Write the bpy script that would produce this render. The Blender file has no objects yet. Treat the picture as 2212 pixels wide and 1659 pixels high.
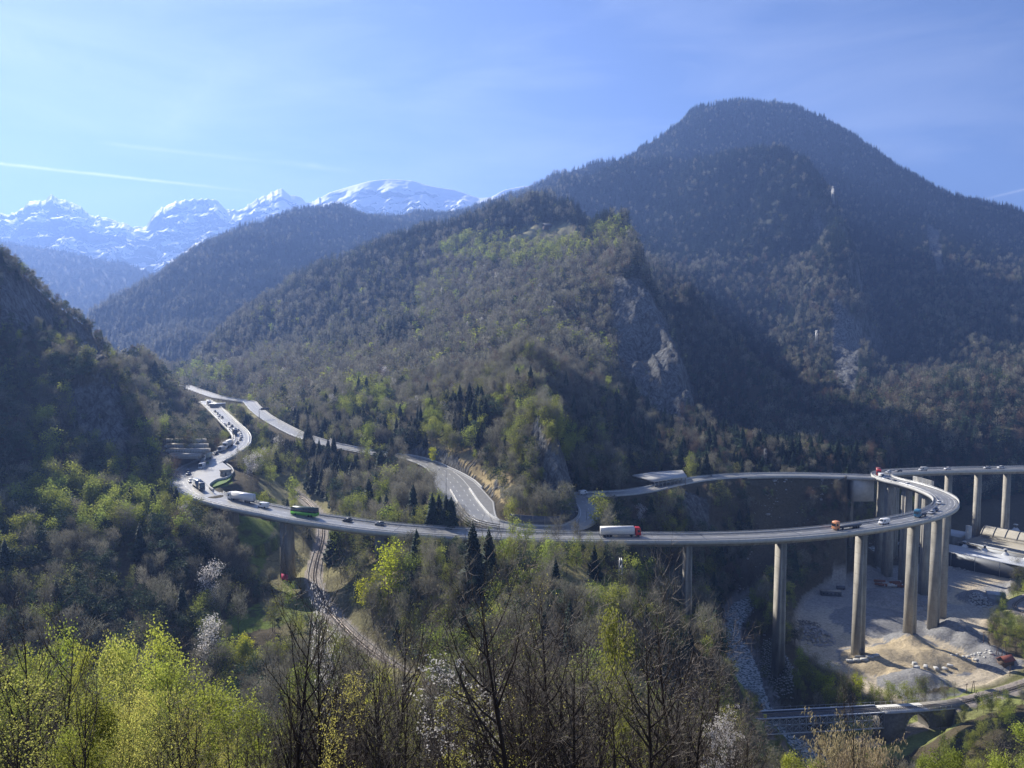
import bpy, bmesh, math, random
import numpy as np
from mathutils import Vector, Matrix, Quaternion
random.seed(7); RNG = np.random.default_rng(11)
SC = bpy.context.scene
COL = SC.collection
R = math.radians
# ------------------------------------------------------------------ camera
K = 1024/2212.0
F = 770.0
PITCH = R(3.94)
cam_data = bpy.data.cameras.new('camera'); cam = bpy.data.objects.new('camera', cam_data); COL.objects.link(cam)
cam.location = (0, 0, 0); cam.rotation_euler = (R(90)-PITCH, 0, 0)
cam_data.sensor_width = 36; cam_data.lens = F/1024*36
cam_data.clip_start = 0.3; cam_data.clip_end = 60000
SC.camera = cam
# ------------------------------------------------------------------ sky, sun, exposure
SUN_EL, SUN_AZ = 30.0, -38.0          # azimuth from the view axis, negative = left
w = bpy.data.worlds.new('World'); SC.world = w; w.use_nodes = True
nt = w.node_tree; bg = nt.nodes['Background']
sky = nt.nodes.new('ShaderNodeTexSky'); sky.sky_type = 'NISHITA'; sky.sun_disc = False
sky.sun_elevation = R(SUN_EL); sky.sun_rotation = R(SUN_AZ)
sky.altitude = 2000; sky.air_density = 1.0; sky.dust_density = 1.0; sky.ozone_density = 5.0
# thin cirrus and contrails drawn on the sky dome by direction
tc = nt.nodes.new('ShaderNodeTexCoord')
mp = nt.nodes.new('ShaderNodeMapping'); mp.inputs['Rotation'].default_value = (0.35, -0.35, 0.3); mp.inputs['Scale'].default_value = (2.0, 2.2, 10)
nt.links.new(tc.outputs['Generated'], mp.inputs['Vector'])
cn = nt.nodes.new('ShaderNodeTexNoise'); cn.inputs['Scale'].default_value = 1.6; cn.inputs['Detail'].default_value = 7; cn.inputs['Roughness'].default_value = .55; cn.inputs['Distortion'].default_value = .5
nt.links.new(mp.outputs['Vector'], cn.inputs['Vector'])
cr = nt.nodes.new('ShaderNodeValToRGB'); cr.color_ramp.elements[0].position = .46; cr.color_ramp.elements[1].position = .78
nt.links.new(cn.outputs['Fac'], cr.inputs['Fac'])
mul = nt.nodes.new('ShaderNodeMath'); mul.operation = 'MULTIPLY'; mul.inputs[1].default_value = .17
nt.links.new(cr.outputs['Color'], mul.inputs[0])
def nmath(op, a, b=None, clamp=False):
    n = nt.nodes.new('ShaderNodeMath'); n.operation = op; n.use_clamp = clamp
    for i, v in enumerate((a, b)):
        if v is None: continue
        if isinstance(v, (int, float)): n.inputs[i].default_value = v
        else: nt.links.new(v, n.inputs[i])
    return n.outputs[0]
def sky_dir(X, Y):
    a = (X*K-512)/F; b = -(Y*K-384)/F
    return Vector((a, math.cos(PITCH)+b*math.sin(PITCH), -math.sin(PITCH)+b*math.cos(PITCH))).normalized()
nrm = nt.nodes.new('ShaderNodeVectorMath'); nrm.operation = 'NORMALIZE'; nt.links.new(tc.outputs['Generated'], nrm.inputs[0])
wn = nt.nodes.new('ShaderNodeTexNoise'); wn.inputs['Scale'].default_value = 60; wn.inputs['Detail'].default_value = 4; nt.links.new(nrm.outputs[0], wn.inputs['Vector'])
def contrail(A, B, wd, st, fade):
    a = sky_dir(*A); b = sky_dir(*B); n = a.cross(b).normalized(); u = (b-a).normalized()
    def dot(v):
        d = nt.nodes.new('ShaderNodeVectorMath'); d.operation = 'DOT_PRODUCT'; nt.links.new(nrm.outputs[0], d.inputs[0]); d.inputs[1].default_value = v; return d.outputs['Value']
    dist = nmath('ABSOLUTE', nmath('ADD', dot(n), nmath('MULTIPLY', nmath('SUBTRACT', wn.outputs['Fac'], .5), wd*.7)))
    core = nmath('SUBTRACT', 1.0, nmath('DIVIDE', dist, wd), True); t = dot(u)
    m = nt.nodes.new('ShaderNodeMapRange'); m.inputs['From Min'].default_value = u.dot(b); m.inputs['From Max'].default_value = u.dot(b)-fade; m.clamp = True; nt.links.new(t, m.inputs['Value'])
    m2 = nt.nodes.new('ShaderNodeMapRange'); m2.inputs['From Min'].default_value = u.dot(a)-.02; m2.inputs['From Max'].default_value = u.dot(a)+.03; m2.clamp = True; nt.links.new(t, m2.inputs['Value'])
    return nmath('MULTIPLY', nmath('MULTIPLY', nmath('MULTIPLY', core, m.outputs[0]), m2.outputs[0]), nmath('MULTIPLY', st, nmath('ADD', wn.outputs['Fac'], .4)))
c_all = mul.outputs[0]
for cA, cB, cw_, cs_, cf_ in (((-260,325),(560,415),.0024,.9,.12),((240,311),(640,356),.0032,.38,.2),((620,352),(780,372),.005,.25,.05),((2100,436),(2260,398),.0018,.5,.02),((-100,70),(420,240),.03,.14,.2),((330,300),(620,60),.03,.13,.2)):
    c_all = nmath('ADD', c_all, contrail(cA, cB, cw_, cs_, cf_), True)
mx = nt.nodes.new('ShaderNodeMix'); mx.data_type = 'RGBA'; mx.inputs['B'].default_value = (12, 12.6, 13.5, 1)
nt.links.new(c_all, mx.inputs['Factor']); nt.links.new(sky.outputs['Color'], mx.inputs['A'])
hs = nt.nodes.new('ShaderNodeHueSaturation'); hs.inputs['Saturation'].default_value = 1.0; hs.inputs['Hue'].default_value = .510
nt.links.new(mx.outputs['Result'], hs.inputs['Color'])
nt.links.new(hs.outputs['Color'], bg.inputs['Color'])
bg.inputs['Strength'].default_value = 0.05
sd = bpy.data.lights.new('sun', 'SUN'); sd.energy = 5.0; sd.angle = R(.5); sd.color = (1, .93, .82)
sun = bpy.data.objects.new('sun', sd); COL.objects.link(sun)
sdir = Vector((math.sin(R(SUN_AZ))*math.cos(R(SUN_EL)), math.cos(R(SUN_AZ))*math.cos(R(SUN_EL)), math.sin(R(SUN_EL))))
sun.rotation_euler = sdir.to_track_quat('Z', 'Y').to_euler(); sun.location = (-100, 100, 200)
vs = SC.view_settings; SC.display_settings.display_device = 'sRGB'
vs.view_transform = 'Standard'; vs.look = 'None'; vs.exposure = 1.27; vs.gamma = 1; vs.use_curve_mapping = False
SC.render.engine = 'CYCLES'
SC.cycles.max_bounces = 5; SC.cycles.diffuse_bounces = 2; SC.cycles.glossy_bounces = 2
SC.cycles.transmission_bounces = 3; SC.cycles.volume_bounces = 0; SC.cycles.transparent_max_bounces = 8
SC.cycles.sample_clamp_indirect = 4
HAZE_DENSITY = 1.45e-4
# ------------------------------------------------------------------ view geometry (photo units are 2212 wide)
CP, SP = math.cos(PITCH), math.sin(PITCH)
def ray(X, Y):
    a = (X*K-512)/F; b = -(Y*K-384)/F
    y = CP + b*SP; z = -SP + b*CP
    return (a/y, 1.0, z/y)
def P(X, Y, D):
    r = ray(X, Y); return Vector((r[0]*D, D, r[2]*D))
def PZ(X, Y, z):
    r = ray(X, Y); return Vector((r[0]*z/r[2], z/r[2], z))
def proj(x, y, z):
    d = y*CP - z*SP; u = y*SP + z*CP
    return (x/d*F+512)/K, (384-u/d*F)/K
# ------------------------------------------------------------------ helpers
MATS = {}
def principled(name, col, rough=.8, metal=0, spec=.3):
    m = bpy.data.materials.new(name); m.use_nodes = True
    b = m.node_tree.nodes['Principled BSDF']
    b.inputs['Base Color'].default_value = (*col, 1); b.inputs['Roughness'].default_value = rough
    b.inputs['Metallic'].default_value = metal; b.inputs['Specular IOR Level'].default_value = spec
    return m
def mat(name, col, rough=.8, metal=0, spec=.3, var=.25, scale=1.0, bump=0, col2=None, stretch=None, detail=6):
    if name in MATS: return MATS[name]
    m = principled(name, col, rough, metal, spec); nt = m.node_tree; b = nt.nodes['Principled BSDF']
    tc = nt.nodes.new('ShaderNodeTexCoord'); vec = tc.outputs['Object']
    if stretch:
        mp = nt.nodes.new('ShaderNodeMapping'); mp.inputs['Scale'].default_value = stretch
        nt.links.new(vec, mp.inputs['Vector']); vec = mp.outputs['Vector']
    n = nt.nodes.new('ShaderNodeTexNoise'); n.inputs['Scale'].default_value = scale; n.inputs['Detail'].default_value = detail; n.inputs['Roughness'].default_value = .65
    nt.links.new(vec, n.inputs['Vector'])
    r = nt.nodes.new('ShaderNodeValToRGB')
    c2 = col2 or tuple(min(1, c*(1+var)) for c in col); c1 = col if col2 else tuple(c*(1-var) for c in col)
    r.color_ramp.elements[0].color = (*c1, 1); r.color_ramp.elements[1].color = (*c2, 1)
    r.color_ramp.elements[0].position = .32; r.color_ramp.elements[1].position = .68
    nt.links.new(n.outputs['Fac'], r.inputs['Fac']); nt.links.new(r.outputs['Color'], b.inputs['Base Color'])
    if bump:
        bp = nt.nodes.new('ShaderNodeBump'); bp.inputs['Strength'].default_value = bump
        nt.links.new(n.outputs['Fac'], bp.inputs['Height']); nt.links.new(bp.outputs['Normal'], b.inputs['Normal'])
    MATS[name] = m; return m
def mesh_np(name, co, faces, mats=None, smooth=False, mi=None):
    me = bpy.data.meshes.new(name)
    co = np.asarray(co, dtype=np.float32).reshape(-1, 3)
    me.vertices.add(len(co)); me.vertices.foreach_set('co', co.ravel())
    if isinstance(faces, np.ndarray):
        n, k = faces.shape; idx = faces.astype(np.int32).ravel(); ls = np.arange(n, dtype=np.int32)*k
    else:
        n = len(faces); L = [len(f) for f in faces]; idx = np.array([i for f in faces for i in f], dtype=np.int32)
        ls = np.concatenate([[0], np.cumsum(L)[:-1]]).astype(np.int32) if n else np.zeros(0, np.int32)
    me.loops.add(len(idx)); me.loops.foreach_set('vertex_index', idx)
    me.polygons.add(n); me.polygons.foreach_set('loop_start', ls)
    for m in (mats or []): me.materials.append(m)
    if mi is not None: me.polygons.foreach_set('material_index', np.asarray(mi, dtype=np.int32))
    if smooth: me.polygons.foreach_set('use_smooth', np.ones(n, dtype=bool))
    me.update(calc_edges=True); return me
SMALLBITS = {'lane_line', 'casting_joint', 'parapet_rail', 'crash_barrier', 'road_marking', 'handrail', 'guard_rail', 'edge_line', 'lattice', 'cross_arm', 'wind_screen', 'graffiti_mark', 'cradle'}
def link(name, me, parent=None, loc=None, rotz=None, label=None, cat=None, group=None, kind=None):
    o = bpy.data.objects.new(name, me); COL.objects.link(o)
    if parent: o.parent = parent
    if loc is not None: o.location = loc
    if rotz is not None: o.rotation_euler = (0, 0, rotz)
    if label: o['label'] = label
    if cat: o['category'] = cat
    if group: o['group'] = group
    if kind or name in SMALLBITS: o['kind'] = kind or 'stuff'
    return o
def thing(name, label, cat, loc=(0, 0, 0), rotz=0, group=None):
    return link(name, None, None, loc, rotz, label, cat, group)
def dup(o, loc=None, rotz=None, label=None, scale=None, parent=None):
    c = o.copy(); COL.objects.link(c)
    if parent: c.parent = parent
    for ch in o.children: dup(ch, parent=c)
    if loc is not None: c.location = loc
    if rotz is not None: c.rotation_euler = (0, 0, rotz)
    if label: c['label'] = label
    if scale is not None: c.scale = (scale, scale, scale) if not hasattr(scale, '__len__') else scale
    return c
class MB:
    """collects shapes into one mesh"""
    def __init__(s): s.v = []; s.f = []; s.m = []
    def add(s, vs_, fs, m=0):
        o = len(s.v); s.v.extend([tuple(v) for v in vs_]); s.f.extend([tuple(i+o for i in f) for f in fs]); s.m.extend([m]*len(fs)); return s
    def box(s, x0, x1, y0, y1, z0, z1, m=0, M=None):
        v = [(x0,y0,z0),(x1,y0,z0),(x1,y1,z0),(x0,y1,z0),(x0,y0,z1),(x1,y0,z1),(x1,y1,z1),(x0,y1,z1)]
        if M: v = [M @ Vector(p) for p in v]
        return s.add(v, [(0,3,2,1),(4,5,6,7),(0,1,5,4),(1,2,6,5),(2,3,7,6),(3,0,4,7)], m)
    def prism(s, pts, axis, a, b, m=0):
        """2-D outline pts extruded along axis from a to b"""
        n = len(pts)
        def q(p, t): return (t, p[0], p[1]) if axis == 'x' else ((p[0], t, p[1]) if axis == 'y' else (p[0], p[1], t))
        v = [q(p, a) for p in pts]+[q(p, b) for p in pts]
        return s.add(v, [tuple(range(n)), tuple(range(2*n-1, n-1, -1))]+[(i, n+i, n+(i+1) % n, (i+1) % n) for i in range(n)], m)
    def bar(s, a, b, r, n=4, r2=None, m=0, cap=True):
        a = Vector(a); b = Vector(b); d = b-a
        if d.length < 1e-6: return s
        q = d.to_track_quat('Z', 'Y'); r2 = r if r2 is None else r2
        v = []
        for (c, rr) in ((a, r), (b, r2)):
            for i in range(n):
                t = 2*math.pi*(i+.5)/n; v.append(c + q @ Vector((math.cos(t)*rr, math.sin(t)*rr, 0)))
        f = [(i, (i+1) % n, n+(i+1) % n, n+i) for i in range(n)]
        if cap: f += [tuple(range(n-1, -1, -1)), tuple(range(n, 2*n))]
        return s.add(v, f, m)
    def cyl(s, c, r, h, n=12, r2=None, m=0): return s.bar(c, (c[0], c[1], c[2]+h), r, n, r2, m)
    def mesh(s, name, mats, smooth=False): return mesh_np(name, s.v, s.f, mats, smooth, s.m)
    def obj(s, name, mats, parent=None, **kw): 
        sm = kw.pop('smooth', False)
        return link(name, s.mesh(name, mats if isinstance(mats, (list, tuple)) else [mats], sm), parent, **kw)
def vnoise(x, y, seed=0):
    xi = np.floor(x).astype(np.int64); yi = np.floor(y).astype(np.int64); fx = x-xi; fy = y-yi
    fx = fx*fx*(3-2*fx); fy = fy*fy*(3-2*fy)
    def h(a, b):
        n = (a*374761393 + b*668265263 + seed*1442695041) & 0xffffffff
        n = ((n ^ (n >> 13))*1274126177) & 0xffffffff
        return ((n ^ (n >> 16)) & 0xffff)/65535.0
    return (h(xi, yi)*(1-fx)+h(xi+1, yi)*fx)*(1-fy)+(h(xi, yi+1)*(1-fx)+h(xi+1, yi+1)*fx)*fy
def fbm(x, y, oct=5, seed=0, ridge=False, gain=.5):
    t = 0; a = 1.0; s = 0
    for i in range(oct):
        n = vnoise(x*2**i+17.3*i, y*2**i-9.1*i, seed+i)
        if ridge: n = 1-abs(2*n-1)
        t = t+a*n; s += a; a *= gain
    return t/s*2-1
def catmull(pts, step=3.0):
    """smooth resampled 3-D polyline"""
    pts = [Vector(p) for p in pts]; out = []
    ext = [pts[0]*2-pts[1]]+pts+[pts[-1]*2-pts[-2]]
    for i in range(1, len(ext)-2):
        a, b, c, d = ext[i-1:i+3]; n = max(2, int((c-b).length/step))
        for k in range(n):
            t = k/n
            out.append(.5*((2*b)+(c-a)*t+(2*a-5*b+4*c-d)*t*t+(3*b-a-3*c+d)*t**3))
    out.append(pts[-1]); return out
# ------------------------------------------------------------------ courses of roads, railway, river (photo x, photo y, height)
MAIN = [(440,866,-61.5),(452,873,-62),(470,889,-63.5),(495,913,-66),(513,930,-68),(522,944,-69),(519,958,-70),(503,971,-71),(480,984,-72),(450,998,-73),(424,1010,-74),(408,1023,-74.5),(403,1037,-75),(412,1052,-75.5),(437,1067,-76),(480,1081,-77),(530,1093,-77.8),(590,1105,-78.5),(650,1117,-79),(720,1127,-80),(800,1138,-80.7),(900,1147,-81.4),(1000,1153,-82),(1100,1158,-82.6),(1200,1161,-83),(1300,1162,-83.4),(1400,1162,-83.6),(1500,1162,-83.8),(1600,1160,-84),(1700,1155,-84.2),(1800,1146,-84.3),(1900,1133,-84.4),(1980,1118,-84.5),(2025,1104,-84.6),(2043,1090,-84.8),(2038,1075,-85),(2008,1060,-85.3),(1968,1047,-85.6),(1930,1038,-85.8),(1908,1030,-86),(1906,1024,-86.3),(1930,1020,-86.6),(1980,1017.5,-87),(2050,1015,-87.4),(2130,1013.5,-87.8),(2212,1012,-88),(2330,1010,-88.5)]
ROAD2 = [(395,832,-57),(430,845,-60),(470,858,-61.5),(515,865,-63),(538,869,-64),(545,876,-64.5),(557,888,-66),(580,905,-67.5),(640,937,-70),(700,957,-72),(760,970,-73.5),(830,982,-75),(880,988,-76),(925,1002,-77),(964,1025,-78.5),(991,1055,-80),(1014,1090,-81.5),(1042,1121,-82.5),(1080,1135,-83),(1150,1142,-83.5),(1220,1142,-84),(1262,1128,-84.3),(1273,1106,-84.6),(1260,1084,-85),(1243,1074,-85.3),(1262,1069,-85.6),(1300,1068,-86),(1360,1064,-86),(1410,1056,-86),(1450,1046,-86),(1520,1034,-86.1),(1600,1028,-86.3),(1700,1026,-86.4),(1800,1028,-86.5),(1890,1031,-86.6)]
RAIL1 = [(625,1052,-95),(640,1065,-96),(665,1085,-97),(688,1110,-98.5),(697,1140,-100),(695,1170,-101.5),(685,1205,-102.5),(678,1240,-103.5),(683,1270,-104),(705,1310,-105),(740,1350,-106),(780,1388,-107),(850,1440,-108),(950,1500,-109)]
RAIL2 = [(1470,1549,-134),(1630,1545,-134.5),(1750,1539,-135),(1900,1531,-135.5),(2050,1520,-136),(2130,1502,-136.5),(2212,1478,-137),(2330,1430,-138),(2370,1380,-138),(2310,1338,-138),(2225,1326,-138),(2192,1310,-138),(2215,1290,-138),(2300,1262,-138)]
RIVER = [(1950,1172,-140),(1850,1196,-141),(1760,1222,-142),(1690,1250,-143.5),(1630,1288,-145.5),(1592,1325,-146.5),(1572,1365,-147.5),(1592,1400,-148.5),(1612,1450,-149.5),(1625,1500,-150.5),(1652,1560,-152.5),(1700,1600,-154),(1752,1630,-155.5),(1772,1665,-157),(1800,1760,-158),(1850,1900,-159)]
def course(L, step=2.5): return catmull([PZ(*p) for p in L], step)
cMAIN, cROAD2, cRAIL1, cRAIL2, cRIVER = [course(c) for c in (MAIN, ROAD2, RAIL1, RAIL2, RIVER)]
# ------------------------------------------------------------------ terrain control points: (photo x, photo y, depth)
CREST = [(960,486,3300),(1000,482,3100),(1060,458,2950),(1130,424,2850),(1200,392,2750),(1280,366,2700),(1350,352,2650),(1390,322,2650),(1440,292,2750),(1500,254,2850),(1560,230,2900),(1600,222,2900),(1640,232,2900),(1700,232,2900),(1760,260,2850),(1850,318,2750),(1930,376,2650),(1975,402,2600),(2010,430,2600),(2070,450,2600),(2150,476,2650),(2212,492,2700),(2400,535,2800)]
MIDR = [(205,682,1900),(260,652,2000),(330,622,2150),(400,592,2350),(480,557,2550),(560,522,2750),(620,496,2850),(680,484,2950),(730,479,3050),(800,480,3100),(880,484,3200)]
FOLD = [(390,822,1050),(450,755,1200),(560,680,1400),(640,632,1500),(760,590,1600),(880,555,1650),(970,525,1600)]
SPUR2 = [(1130,440,2350),(1250,398,2300),(1350,364,2250),(1500,346,2150),(1600,342,2050),(1680,342,1980),(1745,374,1850),(1800,450,1650),(1832,530,1500),(1855,620,1350),(1875,720,1200),(1890,820,1030),(1893,900,880)]
SPUR = [(1000,508,1500),(1050,490,1420),(1120,456,1350),(1190,446,1300),(1250,478,1250),(1290,502,1160),(1340,514,1080),(1372,545,1000),(1392,595,900),(1420,668,830),(1455,750,760),(1485,835,700),(1500,900,640),(1510,955,570)]
NOSE = [(1140,775,580),(1160,850,480),(1180,910,430),(1205,955,398),(1222,1000,372),(1230,1040,359),(1230,1080,351)]
LEFT1 = [(-180,470,470),(0,555,500),(60,608,520),(130,664,540),(190,712,560),(215,758,570),(240,790,585)]
LEFT2 = [(262,800,640),(330,836,700),(400,872,720),(436,895,735)]
RIB = [(60,705,470),(150,765,450),(235,815,432),(268,870,415),(280,935,402),(330,1000,395),(372,1040,385)]
PTS = []
def dens(L, n=3): 
    for a, b in zip(L[:-1], L[1:]):
        for k in range(n): PTS.append(tuple(a[i]+(b[i]-a[i])*k/n for i in range(3)))
    PTS.append(L[-1])
for L in (CREST, MIDR, FOLD, SPUR2, SPUR, NOSE, LEFT1, LEFT2, RIB): dens(L, 2)
ZP = []   # (photo x, depth, height) points
def behind(L, dy, dz):
    for (X, Y, D) in L: ZP.append((X, D+dy, P(X, Y, D).z-dz))
behind(CREST, 500, 260); behind(CREST, 1300, 700); behind(MIDR, 400, 260); behind(MIDR, 1300, 700)
behind(FOLD, 160, 60); behind(SPUR2, 140, 50); behind(SPUR[:8], 120, 45); behind(SPUR[7:], 90, 55)
behind(NOSE[:3], 40, 22); behind(NOSE[3:], 30, 14); behind(LEFT1, 70, 70); behind(LEFT2, 90, 60); behind(RIB[:5], 45, 34)
PTS += [(1400,480,1950),(1600,480,1750),(1250,520,1900),(1450,560,1700),(1600,620,1480),(1700,700,1300),(1760,800,1120),(1800,900,900),(1750,560,1550),
 (1420,610,1380),(1520,700,1320),(1620,800,1240),(1690,890,1080),(1730,960,840),
 (1500,645,1160),(1580,745,1010),(1650,840,880),(1700,920,770),(1755,985,620),
 (1480,760,1080),(1540,850,880),(1590,930,730),(1400,800,720),(1430,900,620),(1450,950,570),(1560,950,600),
 (1300,880,560),(1310,960,500),(1350,1005,490),(1500,1000,500),(1650,1003,515),(1800,1003,525),(1900,1003,535),(1280,1035,430),
 (1950,960,640),(2212,950,720),(2400,950,760),(1990,860,860),(2200,800,1000),(2000,700,1250),(2212,660,1450),(2020,570,1750),(2212,560,2050),(1900,470,2250),(1720,300,2650),(1560,290,2600),(1450,330,2500),(2400,700,1400),(2100,780,1100),(1940,640,1500),(2080,640,1620),
 (1350,1100,392),(1450,1150,384),(1550,1200,378),(1650,1150,412),(1750,1150,415),(1850,1150,430),(1400,1250,362),(1480,1290,362),(1650,1230,410),(1750,1250,432),(1900,1190,480),(2000,1170,515),(1330,1180,345),
 (1900,1110,560),(2050,1080,640),(2212,1075,655),(2212,1045,690),(2000,1050,640),(1900,1065,560),(1800,1090,480),(2400,1060,700),
 (1120,512,1190),(1190,508,1140),(1250,520,1080),(1000,560,1200),(1100,560,1080),(1200,560,1020),(1300,580,930),(900,620,1150),(1000,650,980),(1100,650,900),(1200,650,850),(1300,690,790),(800,700,1000),(900,720,880),(1000,740,780),(1100,740,700),(1200,750,690),(1300,800,640),
 (600,760,1050),(700,760,930),(500,800,1000),(620,820,820),(700,820,780),(800,830,690),(900,840,620),(1000,850,560),(1090,850,505),(600,880,660),(700,905,580),(800,925,530),(900,945,490),(1000,955,450),(1100,975,412),(1100,1050,372),(1160,1095,350),(1040,1040,400),
 (480,840,860),(350,825,900),(300,800,1100),(250,740,1700),(400,730,1500),(300,700,1800),(500,620,1900),(700,560,2200),(850,520,2500),(900,500,2900),
 (300,885,520),(340,945,470),(380,935,560),(430,935,640),(400,980,480),(350,965,430),
 (0,800,425),(100,850,412),(200,900,402),(0,950,372),(150,980,376),(250,1030,366),(0,1080,332),(150,1100,336),(300,1100,350),(372,1105,350),(-150,800,420),(-150,1000,340),(-150,1200,280),
 (100,1200,292),(250,1180,302),(400,1180,312),(470,1160,330),(0,1300,258),(150,1350,250),(300,1350,255),(400,1350,268),(480,1300,290),(550,1280,308),(620,1256,326),(500,1420,245),(600,1400,254),(350,1500,230),(150,1500,226),(600,1340,275),(660,1340,278),(300,1600,200),(600,1550,210),(0,1600,200),
 (500,1030,400),(550,1050,392),(600,1080,400),(560,1150,360),(560,1200,342),(650,1050,455),(700,1045,455),(760,1065,430),(800,1085,405),(900,1085,385),(950,1112,352),(850,1030,440),(620,950,600),(560,950,600),(540,905,670),(700,985,510),(760,1000,480),(470,945,560),(600,1000,520),
 (1240,1200,284),(1100,1205,285),(1000,1225,277),(900,1255,266),(850,1300,255),(900,1200,298),(820,1205,310),(760,1235,308),(740,1290,292),(1300,1290,250),(1350,1350,230),(1200,1420,200),(1290,1185,300),(1340,1275,272),(1420,1310,258),(1500,1355,240),(1560,1405,225),(1600,1475,210),(1625,1560,196),(1640,1640,186),(1000,1450,200),(850,1450,215),
 (2150,1640,230),(2212,1590,240),(2100,1600,245),(2330,1560,250),(2212,1500,290)]
for X in range(-250, 2500, 150):
    for (y, z) in ((2,-2.4),(5,-4.0),(10,-7.0),(20,-13.5),(40,-26),(80,-52)): ZP.append((X, y, z))
    if X > 1500: q = ((130,-84),(165,-108),(200,-134),(228,-150))
    elif X > 800: q = ((130,-80),(165,-88))
    else: q = ((130,-80),(170,-99))
    for (y, z) in q: ZP.append((X, y, z))
YARD = [(1728,1330),(1745,1298),(1800,1262),(1900,1235),(2060,1222),(2185,1222),(2178,1262),(2165,1298),(2128,1328),(2112,1370),(2130,1405),(2195,1428),(2200,1442),(2130,1478),(2000,1508),(1930,1505),(1880,1490),(1840,1455),(1790,1440),(1740,1410),(1716,1370)]
YZ = -143.0
for (X, Y) in [(1760,1350),(1850,1300),(1850,1400),(1950,1250),(1950,1350),(1950,1450),(2050,1300),(2050,1400),(2150,1250),(2150,1350),(2150,1420),(2350,1300),(2100,1190),(2250,1180),(1990,1225)]:
    v = PZ(X, Y, YZ); ZP.append((X, v.y, YZ))
CU, CV = 1/100.0, 10.0
ctl = []
for (X, Y, D) in PTS: v = P(X, Y, D); ctl.append((X*CU, math.log(D)*CV, v.z))
for (X, D, z) in ZP: ctl.append((X*CU, math.log(D)*CV, z))
ctl = np.array(ctl)
# thin near-duplicates
keep = []
for i, c in enumerate(ctl):
    if all((c[0]-ctl[j][0])**2+(c[1]-ctl[j][1])**2 > .03 for j in keep): keep.append(i)
ctl = ctl[keep]; nC = len(ctl)
A = np.sqrt(((ctl[:, None, :2]-ctl[None, :, :2])**2).sum(-1)+.02)
WTS = np.linalg.solve(A - 1e-6*np.eye(nC), ctl[:, 2])
def rbf(u, v):
    out = np.zeros(u.shape)
    for i in range(0, nC):
        out += WTS[i]*np.sqrt((u-ctl[i, 0])**2+(v-ctl[i, 1])**2+.02)
    return out
def seg_dist(x, y, line, rad):
    """nearest distance and height on a polyline, only within rad"""
    L = np.array([tuple(p) for p in line]); best = np.full(x.shape, 1e9); bz = np.zeros(x.shape)
    m = (x > L[:, 0].min()-rad) & (x < L[:, 0].max()+rad) & (y > L[:, 1].min()-rad) & (y < L[:, 1].max()+rad)
    idx = np.nonzero(m)[0]
    if len(idx) == 0: return best, bz
    xs = x[idx]; ys = y[idx]; bb = np.full(xs.shape, 1e9); zz = np.zeros(xs.shape)
    for a, b in zip(L[:-1], L[1:]):
        q = np.nonzero((xs > min(a[0], b[0])-rad) & (xs < max(a[0], b[0])+rad) & (ys > min(a[1], b[1])-rad) & (ys < max(a[1], b[1])+rad))[0]
        if len(q) == 0: continue
        dx, dy = b[0]-a[0], b[1]-a[1]; l2 = dx*dx+dy*dy+1e-9
        t = np.clip(((xs[q]-a[0])*dx+(ys[q]-a[1])*dy)/l2, 0, 1)
        d = np.hypot(xs[q]-a[0]-t*dx, ys[q]-a[1]-t*dy); k = d < bb[q]
        bb[q[k]] = d[k]; zz[q[k]] = a[2]+(b[2]-a[2])*t[k]
    best[idx] = bb; bz[idx] = zz; return best, bz
def inpoly(x, y, poly):
    c = np.zeros(x.shape, bool); n = len(poly); j = n-1
    for i in range(n):
        xi, yi = poly[i][0], poly[i][1]; xj, yj = poly[j][0], poly[j][1]
        if yi != yj: c ^= ((yi > y) != (yj > y)) & (x < (xj-xi)*(y-yi)/(yj-yi)+xi)
        j = i
    return c
APRON = 30.0
NS = 660
ys_ = np.concatenate([np.geomspace(1.5, 190, 130, endpoint=False), np.arange(190, 480, 1.35), np.geomspace(480, 1400, 190, endpoint=False), np.geomspace(1400, 4300, 150)])
ss_ = np.linspace(-.92, .92, NS)
def road2_width(y):       # widens round the bend in front of the crag
    return np.interp(y, [320, 335, 360, 400, 430, 470], [5.0, 7.5, 12.5, 11.0, 6.5, 5.2])
def height(x, y, detail=True):
    """terrain height and distances used for colouring"""
    X = (x/np.maximum(y, 1.0)*F/CP*1.0+512)/K          # photo column (pitch ignored)
    X = np.clip(X, -700, 2900)
    z = rbf(X*CU, np.log(np.maximum(y, 1.2))*CV)
    near = np.interp(y, [0, 2, 5, 10, 20, 40, 80, 130, 200], [-2.0, -2.6, -4.2, -7.4, -13.8, -26.5, -52.5, -82, -115])
    k = np.clip((y-45)/60, 0, 1); z = near*(1-k)+z*k
    d1, z1 = seg_dist(x, y, cMAIN, 60); d2, z2 = seg_dist(x, y, cROAD2, 60)
    d3, z3 = seg_dist(x, y, cRAIL1, 60); d4, z4 = seg_dist(x, y, cRAIL2, 60); d5, z5 = seg_dist(x, y, cRIVER, 60)
    # relief
    big = np.clip((y-380)/900, 0, 1)
    z = z + fbm(x/260, y/260, 5, 3, True)*np.interp(y, [380, 1500, 2600], [0, 15, 32]) + (fbm(x/60, y/60, 5, 5, True)-.1)*(1.5+11*big)*np.clip(y/150, 0, 1)
    z = z + fbm(x/9, y/9, 4, 8)*np.clip(y/120, .15, 1)*1.1
    return z, (X, d1, z1, d2, z2, d3, z3, d4, z4, d5, z5)
S_, Y_ = np.meshgrid(ss_, ys_)
gx = (S_*(Y_+APRON)).ravel(); gy = Y_.ravel()
gz, (gX, d1, z1, d2, z2, d3, z3, d4, z4, d5, z5) = height(gx, gy)
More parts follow.
